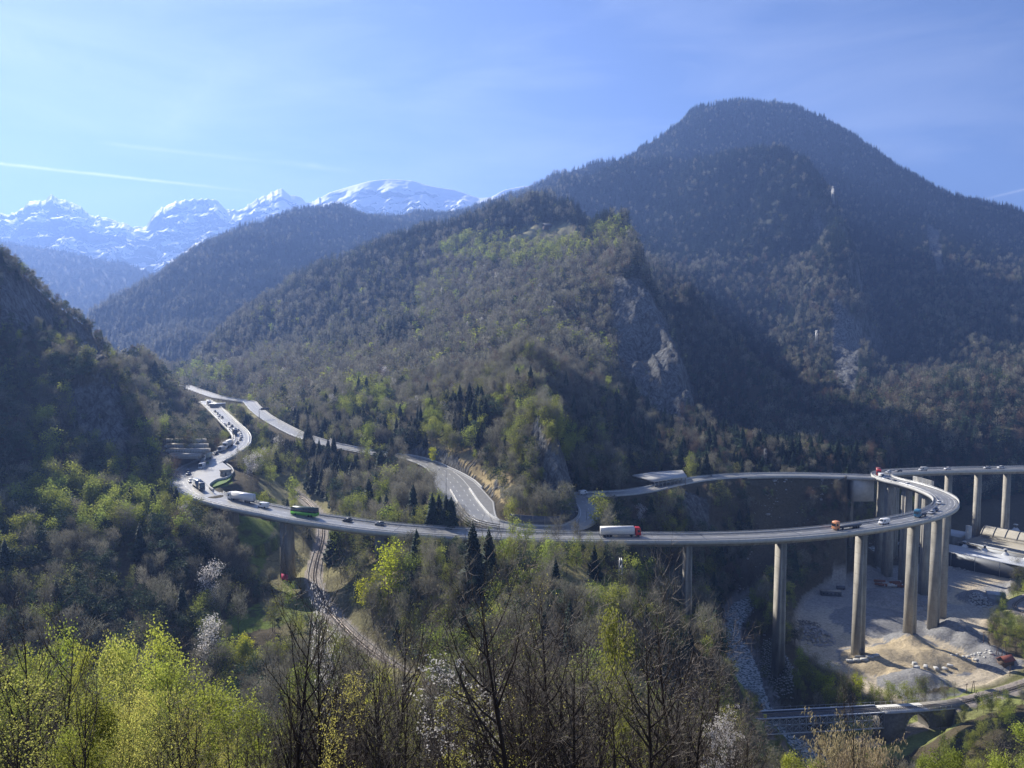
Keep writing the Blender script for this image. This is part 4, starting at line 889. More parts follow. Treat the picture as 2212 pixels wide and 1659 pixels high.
if all(ew):
    xs = [v.x for v in ew]; ysx = [v.y for v in ew]
    xx = np.arange(min(xs), max(xs), 1.15); yy = np.arange(min(ysx), max(ysx), 1.1)
    for j, y in enumerate(yy):
        for x in xx:
            x2 = x+(j % 2)*.55+RNG.normal(0, .12); y2 = y+RNG.normal(0, .12)
            if inpoly(np.array([x2]), np.array([y2]), ew)[0]: pts.append((x2, y2, gz1(x2, y2)+.1, .58))
    rocks('stone_revetment', 'pale stone facing of the river embankment beside the nearest tall pier', pts, flat=.8)
def pile(name, label, X, Y, r, h, n, s, m=M_stone, sy=1.0):
    c = PZ(X, Y, YZ); pts = []
    for k in range(n):
        a = RNG.uniform(0, 6.28); q = math.sqrt(RNG.random())*r; x, y = c.x+math.cos(a)*q, c.y+math.sin(a)*q*sy
        pts.append((x, y, gz1(x, y)+h*(1-q/r)*RNG.uniform(.3, 1), s*RNG.uniform(.6, 1.5)))
    rocks(name, label, pts, m)
pile('boulder_heap', 'heap of pale boulders at the left edge of the yard', 1757, 1372, 9, 2.6, 330, .62, sy=1.5)
pile('boulder_heap', 'dark upper part of the boulder heap by the riverside trees', 1745, 1350, 6, 1.5, 120, .5, M_mason)
pile('rubble_heap', 'heap of white rubble beside the metal shed', 2116, 1306, 5.5, 2.2, 160, .5, M_conl)
pile('rubble_heap', 'scattered rubble behind the tall double pier', 1985, 1318, 10, .8, 90, .45)
pile('rubble_heap', 'line of white rubble in front of the factory', 2100, 1228, 16, .6, 120, .5, M_conl, .4)
pile('rubble_heap', 'white boulders at the right end of the yard track', 2100, 1427, 9, .5, 28, .8, M_conl, .5)
def block(name, label, cat, X, Y, s, m, rz=0, z=YZ):
    c = PZ(X, Y, z); b = MB().box(-s[0]/2, s[0]/2, -s[1]/2, s[1]/2, 0, s[2]); o = b.obj(name, m, label=label, cat=cat)
    o.location = (c.x, c.y, gz1(c.x, c.y)-.15); o.rotation_euler = (RNG.uniform(-.05,.05), RNG.uniform(-.06,.06), rz)
    bv = o.modifiers.new('bevel', 'BEVEL'); bv.width = .12; bv.segments = 1; return o
for k, (X, Y, s, l) in enumerate([(1975,1452,(1.8,1.4,2.0),'upright pale concrete block at the head of the grey gravel slope'),(1979,1461,(2.6,1.6,1.0),'white concrete block lying under the upright one'),(1999,1450,(2.6,1.5,1.3),'concrete block right of the upright one'),(2022,1451,(2.2,1.6,1.1),'grey boulder block in the middle of the yard edge row'),(2041,1449,(2.0,1.5,.9),'concrete block near the right end of the yard edge row'),(2052,1446,(2.4,1.4,1.1),'rightmost concrete block of the yard edge row')]):
    block('concrete_block', l, 'concrete block', X, Y, s, M_conl, k*.5)
c = cMAIN[near_course(1860, 1139, cMAIN, mimg)]
for k in range(5): 
    o = MB().box(-1.5, 1.5, -.7, .7, 0, 1.0).obj('concrete_block', M_conl, label=['first','second','third','fourth','last'][k]+' block from the left at the foot of the graffiti pier', cat='concrete block'); o.location = (c.x-5.5+k*2.7, c.y-6.5+.7*abs(k-2), gz1(c.x-5.5+k*2.7, c.y-6.5)); o.rotation_euler = (0, 0, .1*k-.2)
gf = MB()
for k in range(4): gf.box(c.x-.9+k*.5, c.x-.65+k*.5, c.y-3.32, c.y-3.2, gz1(c.x, c.y)+1.5, gz1(c.x, c.y)+4.2)
gf.obj('graffiti_mark', M_dsteel, via, label='four dark painted strokes near the foot of the pier')
gf = MB().box(c.x-2.8, c.x+2.6, c.y-3.3, c.y-3.18, gz1(c.x, c.y)-.2, gz1(c.x, c.y)+1.0); gf.obj('graffiti_band', M_conl, via)
# yard buildings and stock
M_tin = mat('corrugated_tin', (.38,.41,.44), .5, .3, var=.1, scale=1)
M_rust = mat('rust', (.22,.09,.05), .8, .2, var=.35, scale=1.5)
p = PZ(2150, 1299, YZ); house('metal_shed', 'pale ribbed metal shed at the right of the yard', 'shed', (p.x, p.y, p.z), -.35, 8, 6, 4.2, M_tin, M_tin, .9)
p = PZ(1794, 1286, YZ); house('site_cabin', 'long low dark cabin with light windows at the back of the yard', 'cabin', (p.x, p.y, p.z), -.12, 10.5, 3, 2.6, M_dsteel, M_con, 0, .1, win=[('f', -4+k*2.0, 1.0, .9, .8) for k in range(5)])
p = PZ(1995, 1279, YZ); house('storage_box', 'pale flat topped container behind the piers', 'container', (p.x, p.y, p.z), .1, 4.5, 3.5, 2.2, M_conl, M_conl, 0, .05)
p = hit(2172, 1434) or PZ(2172, 1434, YZ); house('red_shed', 'small shed with a rusty red roof at the right edge of the yard', 'shed', (p.x, p.y, p.z), .35, 5.6, 3.6, 1.6, M_wood, mat('red_roof', (.30,.10,.07), .8, var=.25, scale=2), 1.7, .4)
tk = PZ(1816, 1273, YZ); t = thing('steel_tank', 'dark cylindrical tank lying behind the long cabin', 'tank', (tk.x, tk.y, tk.z+1.0), 0)
MB().bar((-2.2,0,0),(2.2,0,0),1.0,14).obj('drum', M_dsteel, t); MB().box(-1.6,-1.2,-.9,.9,-1,-.5).box(1.2,1.6,-.9,.9,-1,-.5).obj('cradle', M_rust, t)
for k in range(12):
    c = PZ(1925+RNG.uniform(-28, 28), 1266+RNG.uniform(-5, 5), YZ); L_ = RNG.uniform(4, 7); a = RNG.normal(.1, .25)
    o = MB().bar((-L_/2,0,0),(L_/2,0,0),.75,10).obj('steel_pipe', [M_rust, M_rust, M_conl][k % 3], label=('pale' if k % 3 == 2 else 'rusty')+' pipe lying in the stockpile behind the second tall pier', cat='pipe', group='pipes stacked at the back of the yard'); o.location = (c.x, c.y, gz1(c.x, c.y)+.7+.9*(k % 2)); o.rotation_euler = (0, 0, a)
# ------------------------------------------------------------------ factory
Fo = Vector((PZ(1983, 1179, -134).x, PZ(1983, 1179, -134).y, -143)); Fr = PZ(2212, 1224, -134); fa = math.atan2(Fr.y-Fo.y, Fr.x-Fo.x)
M_roofw = mat('white_sheet_roof', (.62,.64,.66), .35, .1, .5, var=.06, scale=.3); M_roofb = mat('beige_roof', (.33,.31,.26), .7, var=.12, scale=.4)
fac = thing('factory', 'long industrial hall with a white lower roof, barrel vault and roof vents', 'factory', tuple(Fo), fa)
LF = 115
MB().box(0, LF, 1.0, 17, -1, 8.6).obj('hall_wall', M_dsteel, fac)
MB().add([(-1,0,8.7),(LF,0,8.7),(LF,13,10.2),(-1,13,10.2),(-1,0,9.0),(LF,0,9.0),(LF,13,10.5),(-1,13,10.5)], [(0,3,2,1),(4,5,6,7),(0,1,5,4),(1,2,6,5),(2,3,7,6),(3,0,4,7)]).obj('lower_roof', M_roofw, fac)
MB().box(18, LF, 16, 42, -1, 12.5).obj('upper_wall', M_dsteel, fac)
MB().add([(17,15.5,11.6),(LF,15.5,11.6),(LF,29,14.6),(25,29,14.6),(17,15.5,11.9),(LF,15.5,11.9),(LF,29,14.9),(25,29,14.9)], [(0,3,2,1),(4,5,6,7),(0,1,5,4),(1,2,6,5),(2,3,7,6),(3,0,4,7)]).obj('middle_roof', M_roofb, fac)
MB().box(26, LF, 29.2, 45, 12, 16.4).obj('clerestory_wall', M_con, fac)
bl = MB(); ar = [(28.8+17*k/12, 16.4+4.2*math.sin(math.pi*k/12)) for k in range(13)]
bl.prism(ar, 'x', 25.5, LF); bl.obj('barrel_roof', M_roofb, fac)
for k in range(14):
    rbm = MB(); x = 26+k*6.4
    for a, b in zip(ar[:-1], ar[1:]): rbm.bar((x, a[0], a[1]+.06), (x, b[0], b[1]+.06), .2, 4)
    rbm.obj('roof_rib', M_dsteel, fac)
bl2 = MB(); bl2.prism([(58+15*k/12, 14+4*math.sin(math.pi*k/12)) for k in range(13)], 'x', 60, LF); bl2.obj('rear_barrel_roof', M_roofb, fac)
def vent(x, y, z, s=1):
    v = MB(); v.add([(x-1.8*s,y-1.8*s,z),(x+1.8*s,y-1.8*s,z),(x+1.8*s,y+1.8*s,z),(x-1.8*s,y+1.8*s,z),(x-.6*s,y-.6*s,z+1.9*s),(x+.6*s,y-.6*s,z+1.9*s),(x+.6*s,y+.6*s,z+1.9*s),(x-.6*s,y+.6*s,z+1.9*s)], [(0,1,5,4),(1,2,6,5),(2,3,7,6),(3,0,4,7),(4,5,6,7)])
    o = v.obj('roof_vent', M_roofw, fac); MB().cyl((x,y,z+1.9*s),.7*s,1.5*s,10).obj('stack', M_dsteel, o); MB().cyl((x,y,z+3.4*s),1.25*s,.3*s,12,.9*s).obj('cowl', M_conl, o)
for k in range(8): vent(22+k*11.0, 13.6, 10.3, .95)
for k in range(6): vent(42+k*10.5, 38.5, 20.0, 1.15)
MB().cyl((20, 26, 0), 1.7, 21, 12).obj('chimney', M_conl, fac)
MB().cyl((60, 29.5, 10), .5, 14, 8).obj('flue', M_conl, fac)
MB().box(0, 16, 24, 40, -1, 13).obj('annex', M_con, fac); MB().box(-.4, 16.4, 23.6, 40.4, 13, 13.5).obj('annex_roof', M_tin, fac)
for k in range(8): MB().bar((6+k*13, .2, 0), (6+k*13, .2, 8.6), .2).obj('column', M_steel, fac)
# chalet on the spur
v = hit(1182, 497) or P(1182, 497, 1180)
ch = house('chalet', 'small brown chalet on the clearing on top of the wooded spur', 'chalet', tuple(v), .35, 11, 8, 4.5, M_wood, mat('slate', (.12,.12,.13), .7, var=.2, scale=2), 3.4, .9, win=(('f',-3,1.6,1.2,1.2),('f',0,1.6,1.2,1.2),('f',3,0,1.2,2.2)))
v = hit(470, 880) or P(470, 880, 690)
house('roadside_building', 'pale flat roofed building beside the road at the head of the valley', 'building', tuple(v), .4, 12, 6, 3, M_wall, M_roofw, 0, .4)
# ------------------------------------------------------------------ vehicles
def wheels(t, xs, w, r=.33):
    for x in xs:
        for s in (-1, 1):
            MB().bar((x, s*(w/2-.22), r), (x, s*(w/2+.01), r), r, 12).obj('wheel', M_tyre, t)
def make_car(col, L=4.3, W=1.8, H=1.45):
    t = thing('car', 'x', 'car'); b = MB()
    b.prism([(-L/2,.32),(L/2,.32),(L/2,.62),(L/2-.1,.78),(L/2-.95,.92),(-L/2+.25,.98),(-L/2,.8)], 'y', -W/2, W/2)
    o = b.obj('body', col, t); bv = o.modifiers.new('bevel', 'BEVEL'); bv.width = .06; bv.segments = 2
    g = MB(); v = []
    for z, x0, x1, w_ in ((.92,-L/2+.3,L/2-.95,W/2-.05),(H-.06,-L/2+.75,L/2-1.75,W/2-.24)): v += [(x0,-w_,z),(x1,-w_,z),(x1,w_,z),(x0,w_,z)]
    g.add(v, [(0,1,5,4),(1,2,6,5),(2,3,7,6),(3,0,4,7)]).obj('windows', M_glass, t)
    MB().box(-L/2+.72, L/2-1.72, -W/2+.22, W/2-.22, H-.07, H).obj('roof', col, t)
    wheels(t, (-L/2+.8, L/2-.8), W, .32)
    for s in (-1, 1): MB().box(L/2-.04, L/2+.02, s*.6-.17, s*.6+.17, .6, .74).obj('headlight', M_conl, t)
    return t
def make_van(col, L=5.4, W=2.0, H=2.4):
    t = thing('van', 'x', 'van')
    o = MB().prism([(-L/2,.35),(L/2,.35),(L/2,.95),(L/2-.75,1.25),(L/2-1.5,H),(-L/2,H)], 'y', -W/2, W/2).obj('body', col, t); bv = o.modifiers.new('bevel', 'BEVEL'); bv.width = .1; bv.segments = 2
    MB().add([(L/2-.78,-W/2+.15,1.3),(L/2-.78,W/2-.15,1.3),(L/2-1.42,W/2-.2,H-.2),(L/2-1.42,-W/2+.2,H-.2)], [(0,1,2,3)]).obj('windscreen', M_glass, t).location = (.06, 0, .03)
    for s in (-1, 1): MB().box(L/2-2.5, L/2-1.45, s*(W/2+.01)-.01, s*(W/2+.01)+.01, 1.35, 1.95).obj('side_window', M_glass, t)
    wheels(t, (-L/2+1, L/2-1), W, .36); return t
def make_truck(cab, body, L=16.0, boxh=4.0, flat=False, tr_m=None, artic=True, name='truck'):
    t = thing(name, 'x', 'lorry'); x1 = L/2
    o = MB().prism([(x1-2.3,.5),(x1-.05,.5),(x1,1.4),(x1-.25,3.5),(x1-.6,3.75),(x1-2.3,3.85)], 'y', -1.22, 1.22).obj('cab', cab, t); bv = o.modifiers.new('bevel', 'BEVEL'); bv.width = .1; bv.segments = 2
    MB().add([(x1-.01,-1.1,1.75),(x1-.01,1.1,1.75),(x1-.2,1.1,2.9),(x1-.2,-1.1,2.9)], [(0,1,2,3)]).obj('windscreen', M_glass, t).location = (.05, 0, 0)
    for s in (-1, 1): MB().box(x1-1.5, x1-.4, s*1.235-.012, s*1.235+.012, 1.9, 2.8).obj('side_window', M_glass, t)
    MB().box(-L/2, x1-.4, -1.0, 1.0, .75, 1.1).obj('chassis', M_dsteel, t)
    if flat: MB().box(-L/2, x1-2.7, -1.25, 1.25, 1.1, 1.6).obj('flatbed', tr_m or M_dsteel, t)
    else:
        o = MB().box(-L/2, x1-2.7, -1.27, 1.27, 1.12, boxh).obj('trailer_box', body, t)
        MB().box(-L/2-.02, -L/2+.04, -.03, .03, 1.2, boxh-.1).obj('door_seam', M_dsteel, o)
        MB().box(x1-2.68, x1-2.62, .5, 1.1, 2.6, 3.2).obj('cooling_unit', M_dsteel, o)
    ws = [x1-1.3, x1-4.0, -L/2+1.6, -L/2+2.9, -L/2+4.2] if L > 12 else [x1-1.3, -L/2+1.8]
    for x in ws:
        for s in (-1, 1): MB().bar((x, s*.95, .5), (x, s*1.24, .5), .5, 12).obj('wheel', M_tyre, t)
    return t
def make_bus(L=13.0):
    t = thing('coach', 'x', 'coach'); G = paint('bright_green', (.12,.42,.03)); 
    o = MB().prism([(-L/2,.4),(L/2-.1,.4),(L/2,1.5),(L/2,1.75),(-L/2,1.75)], 'y', -1.27, 1.27).obj('lower_body', G, t)
    MB().prism([(-L/2+.02,1.76),(L/2-.01,1.76),(L/2-.3,3.45),(-L/2+.1,3.45)], 'y', -1.25, 1.25).obj('window_band', M_glass, t)
    MB().prism([(-L/2+.05,3.46),(L/2-.28,3.46),(L/2-.6,3.75),(-L/2+.1,3.8)], 'y', -1.24, 1.24).obj('roof', paint('dark_roof', (.05,.07,.04), .3), t)
    MB().box(-1.4, 3.4, -1.285, -1.272, .85, 1.35).obj('light_green_lettering_band', paint('light_green', (.45,.75,.40)), t)
    MB().box(-L/2-.01, -L/2+.02, -1, 1, 2.2, 3.3).obj('rear_window', M_glass, t)
    for x in (L/2-2.6, -L/2+2.2, -L/2+3.6):
        for s in (-1, 1): MB().bar((x, s*1.0, .5), (x, s*1.29, .5), .5, 14).obj('wheel', M_tyre, t)
    return t
CARC = {'white': (.7,.7,.7), 'black': (.02,.02,.022), 'grey': (.16,.17,.18), 'silver': (.42,.43,.44), 'dark blue': (.02,.04,.10), 'red': (.35,.03,.02)}
def paintc(c): return paint(c.replace(' ', '_'), CARC[c])
PROT = {}
def get(kind, c=None):
    key = (kind, c)
    if key in PROT: return dup(PROT[key])
    if kind == 'car': o = make_car(paintc(c))
    elif kind == 'van': o = make_van(paintc(c))
    elif kind == 'camper': o = make_van(paintc(c), 6.4, 2.2, 3.0)
    PROT[key] = o; return o
def on_road(o, X, Y, label, course=cMAIN, img=mimg, fwd=1, side=5.0, group=None, lift=0):
    i = near_course(X, Y, course, img); p, t, r = frames(course)[i]
    q = PZ(X, Y, p.z); off = (q-p).dot(r); off = max(-side, min(side, off)); c = p+r*off
    o.location = (c.x, c.y, c.z+.015); o.rotation_euler = (0, 0, math.atan2(t.y, t.x)+(0 if fwd > 0 else math.pi)); o['label'] = label
    if group: o['group'] = group
    return o
JAM = 'cars queuing on the left arm of the motorway'
jam = [(467,892,'black','car','second from the far end of the queue'),(473,897,'grey','car','third from the far end of the queue'),(477,901,'silver','car','just behind the far black car'),(481.5,904.5,'black','car','where the far straight begins'),(478,908,'white','car','beside the far tree edge'),
 (496.5,918,'grey','car','right lane before the small bend'),(502,922.5,'black','car','right lane at the bend entrance'),(492,923,'white','car','by the inner wall before the bend'),(496,926.5,'black','car','behind the white one by the inner wall'),(502.5,931,'white','car','level with the inner wall end'),
 (514.6,931.5,'black','car','on the outer lane at the bend'),(519,936.5,'silver','car','outer lane just after the black one'),(520.6,940.5,'silver','car','hugging the outer wall of the bend'),(521,944,'white','car','at the tip of the upper bend'),(519.6,950,'grey','car','leaving the upper bend'),(515,955.5,'black','car','on the outer lane below the upper bend'),
 (481.4,976,'black','car','in front of the grey box van'),(468,983,'black','car','just above the lay-by entrance'),(441,1000.5,'black','car','beside the tip of the grass island'),(412.7,1012.5,'grey','car','at the outer wall of the large left bend'),(407.7,1025,'dark blue','car','on the outer lane of the large left bend'),(426.8,1036,'black','car','beside the foot of the grass island'),(411,1040.5,'white','car','behind the dark lorry on the left bend')]
for (X, Y, c, k, l) in jam: on_road(get(k, c), X, Y, '%s car %s' % (c, l), side=6.2, group=JAM)
for (X, Y, c, k, l) in [(490,970,'silver','camper','silver high van between the two motorway bends'),(431.5,1008.5,'grey','camper','grey high van left of the grass island'),(424.8,1018,'white','camper','white high van on the middle of the large left bend')]: on_road(get(k, c), X, Y, l, side=6)
W_ = paint('white', (.72,.72,.72)); BLK = paint('black', (.02,.02,.022)); RED = paint('signal_red', (.50,.012,.015)); ORG = paint('orange', (.62,.26,.11)); BLU = paint('teal_blue', (.05,.18,.30)); DK = paint('dark_blue_grey', (.05,.07,.10))
on_road(make_truck(W_, W_, 12), 452.5, 876, 'white lorry at the far end of the traffic queue')
on_road(make_truck(DK, DK, 10), 510, 942, 'dark box lorry in the upper bend')
on_road(make_truck(W_, paint('cream', (.62,.60,.55)), 14), 500, 956, 'cream lorry on the inner lane of the upper bend')
on_road(make_truck(W_, paint('greenish_grey', (.35,.40,.36)), 9, 3.6), 456, 989.5, 'grey green box lorry at the lay-by entrance')
on_road(make_truck(DK, paint('slate_blue', (.16,.20,.26)), 14.5), 424, 1052, 'dark blue articulated lorry with its cab towards the viaduct', side=5)
on_road(make_truck(W_, W_, 16), 507, 1080, 'white articulated lorry climbing beside the lay-by', side=4.5, fwd=-1)
on_road(get('van', 'white'), 559, 1095, 'small white van between the white lorry and the green coach', fwd=-1)
b = on_road(make_bus(), 648, 1113, 'bright green coach with dark windows on the viaduct', fwd=-1, side=3.5)
on_road(get('car', 'black'), 747, 1126, 'black car right of the green coach', side=4, fwd=-1); on_road(get('car', 'grey'), 809, 1133, 'dark grey car on the viaduct above its third pier', side=4, fwd=-1)
on_road(make_truck(RED, W_, 16.5), 1338, 1158, 'white articulated lorry with a red cab on the middle of the viaduct', side=2.5)
on_road(make_truck(ORG, None, 14.5, flat=True), 1835, 1141, 'orange cab lorry with an empty dark flatbed on the viaduct', side=3, fwd=-1)
on_road(get('van', 'white'), 1907.6, 1132, 'white van following the orange lorry', fwd=-1, side=3)
on_road(make_truck(BLU, None, 7.5, flat=True), 1986, 1117, 'teal tipper lorry on the right bend of the viaduct', fwd=-1, side=3)
for (X, Y, c, l) in [(2011,1110,'silver','silver car behind the teal lorry'),(2021.7,1102.5,'dark blue','dark blue car in the middle of the right bend'),(2029,1086,'white','white car entering the right bend'),(1971,1056,'white','white car on the far leg beyond the right bend'),(1942.7,1050,'black','black car near the middle of the far leg'),(1925.7,1044,'grey','dark grey car behind the black one on the far leg'),(1912.5,1039,'silver','silver car below the farthest bend'),(1920,1021.5,'white','white car just past the farthest bend'),(1942.7,1019,'grey','grey car on the far straight near the bend'),(2052.5,1014,'white','white car on the far straight above the factory side'),(2134,1012,'silver','silver car on the far straight'),(2170,1011,'white','white car farthest right on the viaduct')]:
    on_road(get('car', c), X, Y, l, side=3.5, fwd=-1)
on_road(get('van', 'white'), 1909, 1034, 'white van at the farthest bend of the viaduct', side=3.5, fwd=-1)
on_road(get('van', 'silver'), 1990.7, 1017, 'silver van on the far straight of the viaduct', side=3.5, fwd=-1)
on_road(make_truck(RED, paint('brick', (.25,.06,.05)), 9), 1898, 1027, 'red lorry at the tip of the farthest bend', side=3.5, fwd=-1)
on_road(get('van', 'white'), 1262, 1068, 'white van on the shaded road right of the crag', course=cROAD2, img=r2img, side=2.5)
# ------------------------------------------------------------------ vegetation
def leaf_mat(name, col, trans=.45, var=.35, rough=.7):
    m = bpy.data.materials.new(name); m.use_nodes = True; nt = m.node_tree; b = nt.nodes['Principled BSDF']; out = nt.nodes['Material Output']
    oi = nt.nodes.new('ShaderNodeObjectInfo'); ge = nt.nodes.new('ShaderNodeNewGeometry')
    mr = nt.nodes.new('ShaderNodeMapRange'); mr.inputs['To Min'].default_value = 1-var; mr.inputs['To Max'].default_value = 1+var; nt.links.new(oi.outputs['Random'], mr.inputs['Value'])
    m2 = nt.nodes.new('ShaderNodeMapRange'); m2.inputs['To Min'].default_value = .75; m2.inputs['To Max'].default_value = 1.3; nt.links.new(ge.outputs['Random Per Island'], m2.inputs['Value'])
    mu = nt.nodes.new('ShaderNodeMath'); mu.operation = 'MULTIPLY'; nt.links.new(mr.outputs[0], mu.inputs[0]); nt.links.new(m2.outputs[0], mu.inputs[1])
    hs = nt.nodes.new('ShaderNodeHueSaturation'); hs.inputs['Color'].default_value = (*col, 1); nt.links.new(mu.outputs[0], hs.inputs['Value'])
    h2 = nt.nodes.new('ShaderNodeMath'); h2.operation = 'MULTIPLY'; h2.inputs[1].default_value = 7.31; fr = nt.nodes.new('ShaderNodeMath'); fr.operation = 'FRACT'
    nt.links.new(oi.outputs['Random'], h2.inputs[0]); nt.links.new(h2.outputs[0], fr.inputs[0])
    m3 = nt.nodes.new('ShaderNodeMapRange'); m3.inputs['To Min'].default_value = .485; m3.inputs['To Max'].default_value = .515; nt.links.new(fr.outputs[0], m3.inputs['Value']); nt.links.new(m3.outputs[0], hs.inputs['Hue'])
    nt.links.new(hs.outputs['Color'], b.inputs['Base Color']); b.inputs['Roughness'].default_value = rough; b.inputs['Specular IOR Level'].default_value = .15
    if trans:
        t = nt.nodes.new('ShaderNodeBsdfTranslucent'); nt.links.new(hs.outputs['Color'], t.inputs['Color'])
        mx = nt.nodes.new('ShaderNodeMixShader'); mx.inputs[0].default_value = trans
        nt.links.new(b.outputs[0], mx.inputs[1]); nt.links.new(t.outputs[0], mx.inputs[2]); nt.links.new(mx.outputs[0], out.inputs['Surface'])
    return m
LM = {'spruce': leaf_mat('spruce_needles', (.035,.062,.038), .15), 'pine': leaf_mat('pine_needles', (.065,.095,.05), .2),
      'bare': leaf_mat('bare_twigs', (.225,.215,.16), .35, .35), 'russet': leaf_mat('russet_twigs', (.16,.115,.085), .3, .3), 'bud': leaf_mat('budding_leaves', (.21,.225,.06), .45, .3),
      'green': leaf_mat('spring_leaves', (.29,.33,.065), .5, .3), 'bright': leaf_mat('fresh_yellow_leaves', (.47,.50,.035), .55, .15), 'blossom': leaf_mat('white_blossom', (.66,.63,.60), .4, .12),
      'catkin': leaf_mat('hazel_catkins', (.40,.34,.20), .35, .15), 'ivy': leaf_mat('ivy_leaves', (.10,.14,.03), .35, .15)}
M_bark = leaf_mat('bark', (.10,.085,.07), 0, .3, .9); M_barkd = leaf_mat('dark_bark', (.055,.045,.04), 0, .25, .85); M_barkl = leaf_mat('pale_twig', (.26,.23,.19), 0, .2, .7)
def tubes(polys, ns=4):
    """polys: list of (points (n,3), radii (n,)) -> verts, quads"""
    V = []; Q = []; o = 0
    for pts, rad in polys:
        pts = np.asarray(pts, float); n = len(pts)
        d = np.gradient(pts, axis=0); d /= np.linalg.norm(d, axis=1)[:, None]+1e-9
        up = np.where(np.abs(d[:, 2:3]) > .9, [[1., 0, 0]], [[0, 0, 1.]]); a = np.cross(d, up); a /= np.linalg.norm(a, axis=1)[:, None]+1e-9; b = np.cross(d, a)
        ang = np.arange(ns)*2*np.pi/ns
        ring = pts[:, None]+np.asarray(rad)[:, None, None]*(np.cos(ang)[None, :, None]*a[:, None]+np.sin(ang)[None, :, None]*b[:, None])
        V.append(ring.reshape(-1, 3)); i = np.arange(n-1)[:, None]*ns; k = np.arange(ns)[None]
        Q.append((np.stack([i+k, i+(k+1) % ns, i+ns+(k+1) % ns, i+ns+k], -1)+o).reshape(-1, 4)); o += n*ns
    return np.concatenate(V), np.concatenate(Q)
def curve(rng, p, d, L, n, up=.15, wob=.12):
    pts = [np.array(p, float)]; d = np.array(d, float)
    for k in range(n):
        d = d+np.array([0, 0, up])+rng.normal(0, wob, 3); d /= np.linalg.norm(d); pts.append(pts[-1]+d*L/n)
    return np.array(pts), d
def skeleton(rng, h, n1=10, n2=5, n3=0, start=.25, spread=.8, up=.18, r0=None, fork=False, l1=.42, shape=1.0):
    """branching: returns polylines by level and twig tips (pos, dir)"""
    r0 = r0 or h*.012; lv = [[], [], [], []]; tips = []
    tr, _ = curve(rng, (0, 0, -.8), (rng.normal(0, .05), rng.normal(0, .05), 1), h+.8, 9, .12, .045)
    lv[0].append((tr, r0*(1-np.linspace(0, .93, len(tr)))))
    def kids(poly, L, n, lo, hi, spread_, seg):
        pts, rad = poly; res = []
        for k in range(n):
            t = lo+(hi-lo)*(k+rng.random())/n; f = t*(len(pts)-1); i = min(int(f), len(pts)-2); q = pts[i]*(1-f+i)+pts[i+1]*(f-i)
            d = pts[i+1]-pts[i]; d /= np.linalg.norm(d); side = rng.normal(0, 1, 3); side -= side.dot(d)*d; side /= np.linalg.norm(side)
            nd = d*(1-spread_*.5)+side*spread_*rng.uniform(.7, 1.2); nd /= np.linalg.norm(nd)
            ll = L*(1-.6*abs(t-.45)*shape)*rng.uniform(.7, 1.15); rr = max(.009, rad[i]*.6)
            c, dd = curve(rng, q, nd, ll, seg, up, .10); res.append((c, rr*(1-np.linspace(0, .85, len(c))))); 
        return res
    for b in kids(lv[0][0], h*l1, n1, start, .97, spread, 5):
        lv[1].append(b)
        for c in kids(b, h*l1*.45, n2, .25, 1.0, .8, 3):
            lv[2].append(c)
            if n3:
                for e in kids(c, h*l1*.22, n3, .2, 1.0, .8, 2): lv[3].append(e); tips.append((e[0][-1], e[0][-1]-e[0][-2]))
            else: tips.append((c[0][-1], c[0][-1]-c[0][-2])); tips.append((c[0][1], c[0][-1]-c[0][-2]))
        tips.append((b[0][-1], b[0][-1]-b[0][-2]))
    return lv, tips
def slivers(rng, tips, n, L, wd, rad, droop=0.0):
    """thin twig blades near the tips"""
    T = np.array([t[0] for t in tips]); D = np.array([t[1]/(np.linalg.norm(t[1])+1e-9) for t in tips]); k = rng.integers(0, len(T), n)
    p = T[k]+rng.normal(0, rad, (n, 3)); d = D[k]*.9+rng.normal(0, .55, (n, 3))+[0, 0, .45-droop]; d /= np.linalg.norm(d, axis=1)[:, None]
    s = np.cross(d, rng.normal(0, 1, (n, 3))); s /= np.linalg.norm(s, axis=1)[:, None]; l = L*rng.uniform(.5, 1.3, (n, 1))
    V = np.stack([p-s*wd/2-d*l*.3, p+s*wd/2-d*l*.3, p+d*l*.7], 1).reshape(-1, 3); return V, np.arange(3*n).reshape(-1, 3)
def leaves(rng, tips, n, sz, rad, flat=1.0):
    T = np.array([t[0] for t in tips]); k = rng.integers(0, len(T), n); p = T[k]+rng.normal(0, 1, (n, 3))*[rad, rad, rad*flat]
    a = rng.normal(0, 1, (n, 3)); a /= np.linalg.norm(a, axis=1)[:, None]; b = np.cross(a, rng.normal(0, 1, (n, 3))); b /= np.linalg.norm(b, axis=1)[:, None]; s = sz*rng.uniform(.6, 1.35, (n, 1))
    V = np.stack([p-a*s*.5, p+b*s*.35, p+a*s*.5, p-b*s*.35], 1).reshape(-1, 3); return V, np.arange(4*n).reshape(-1, 4)
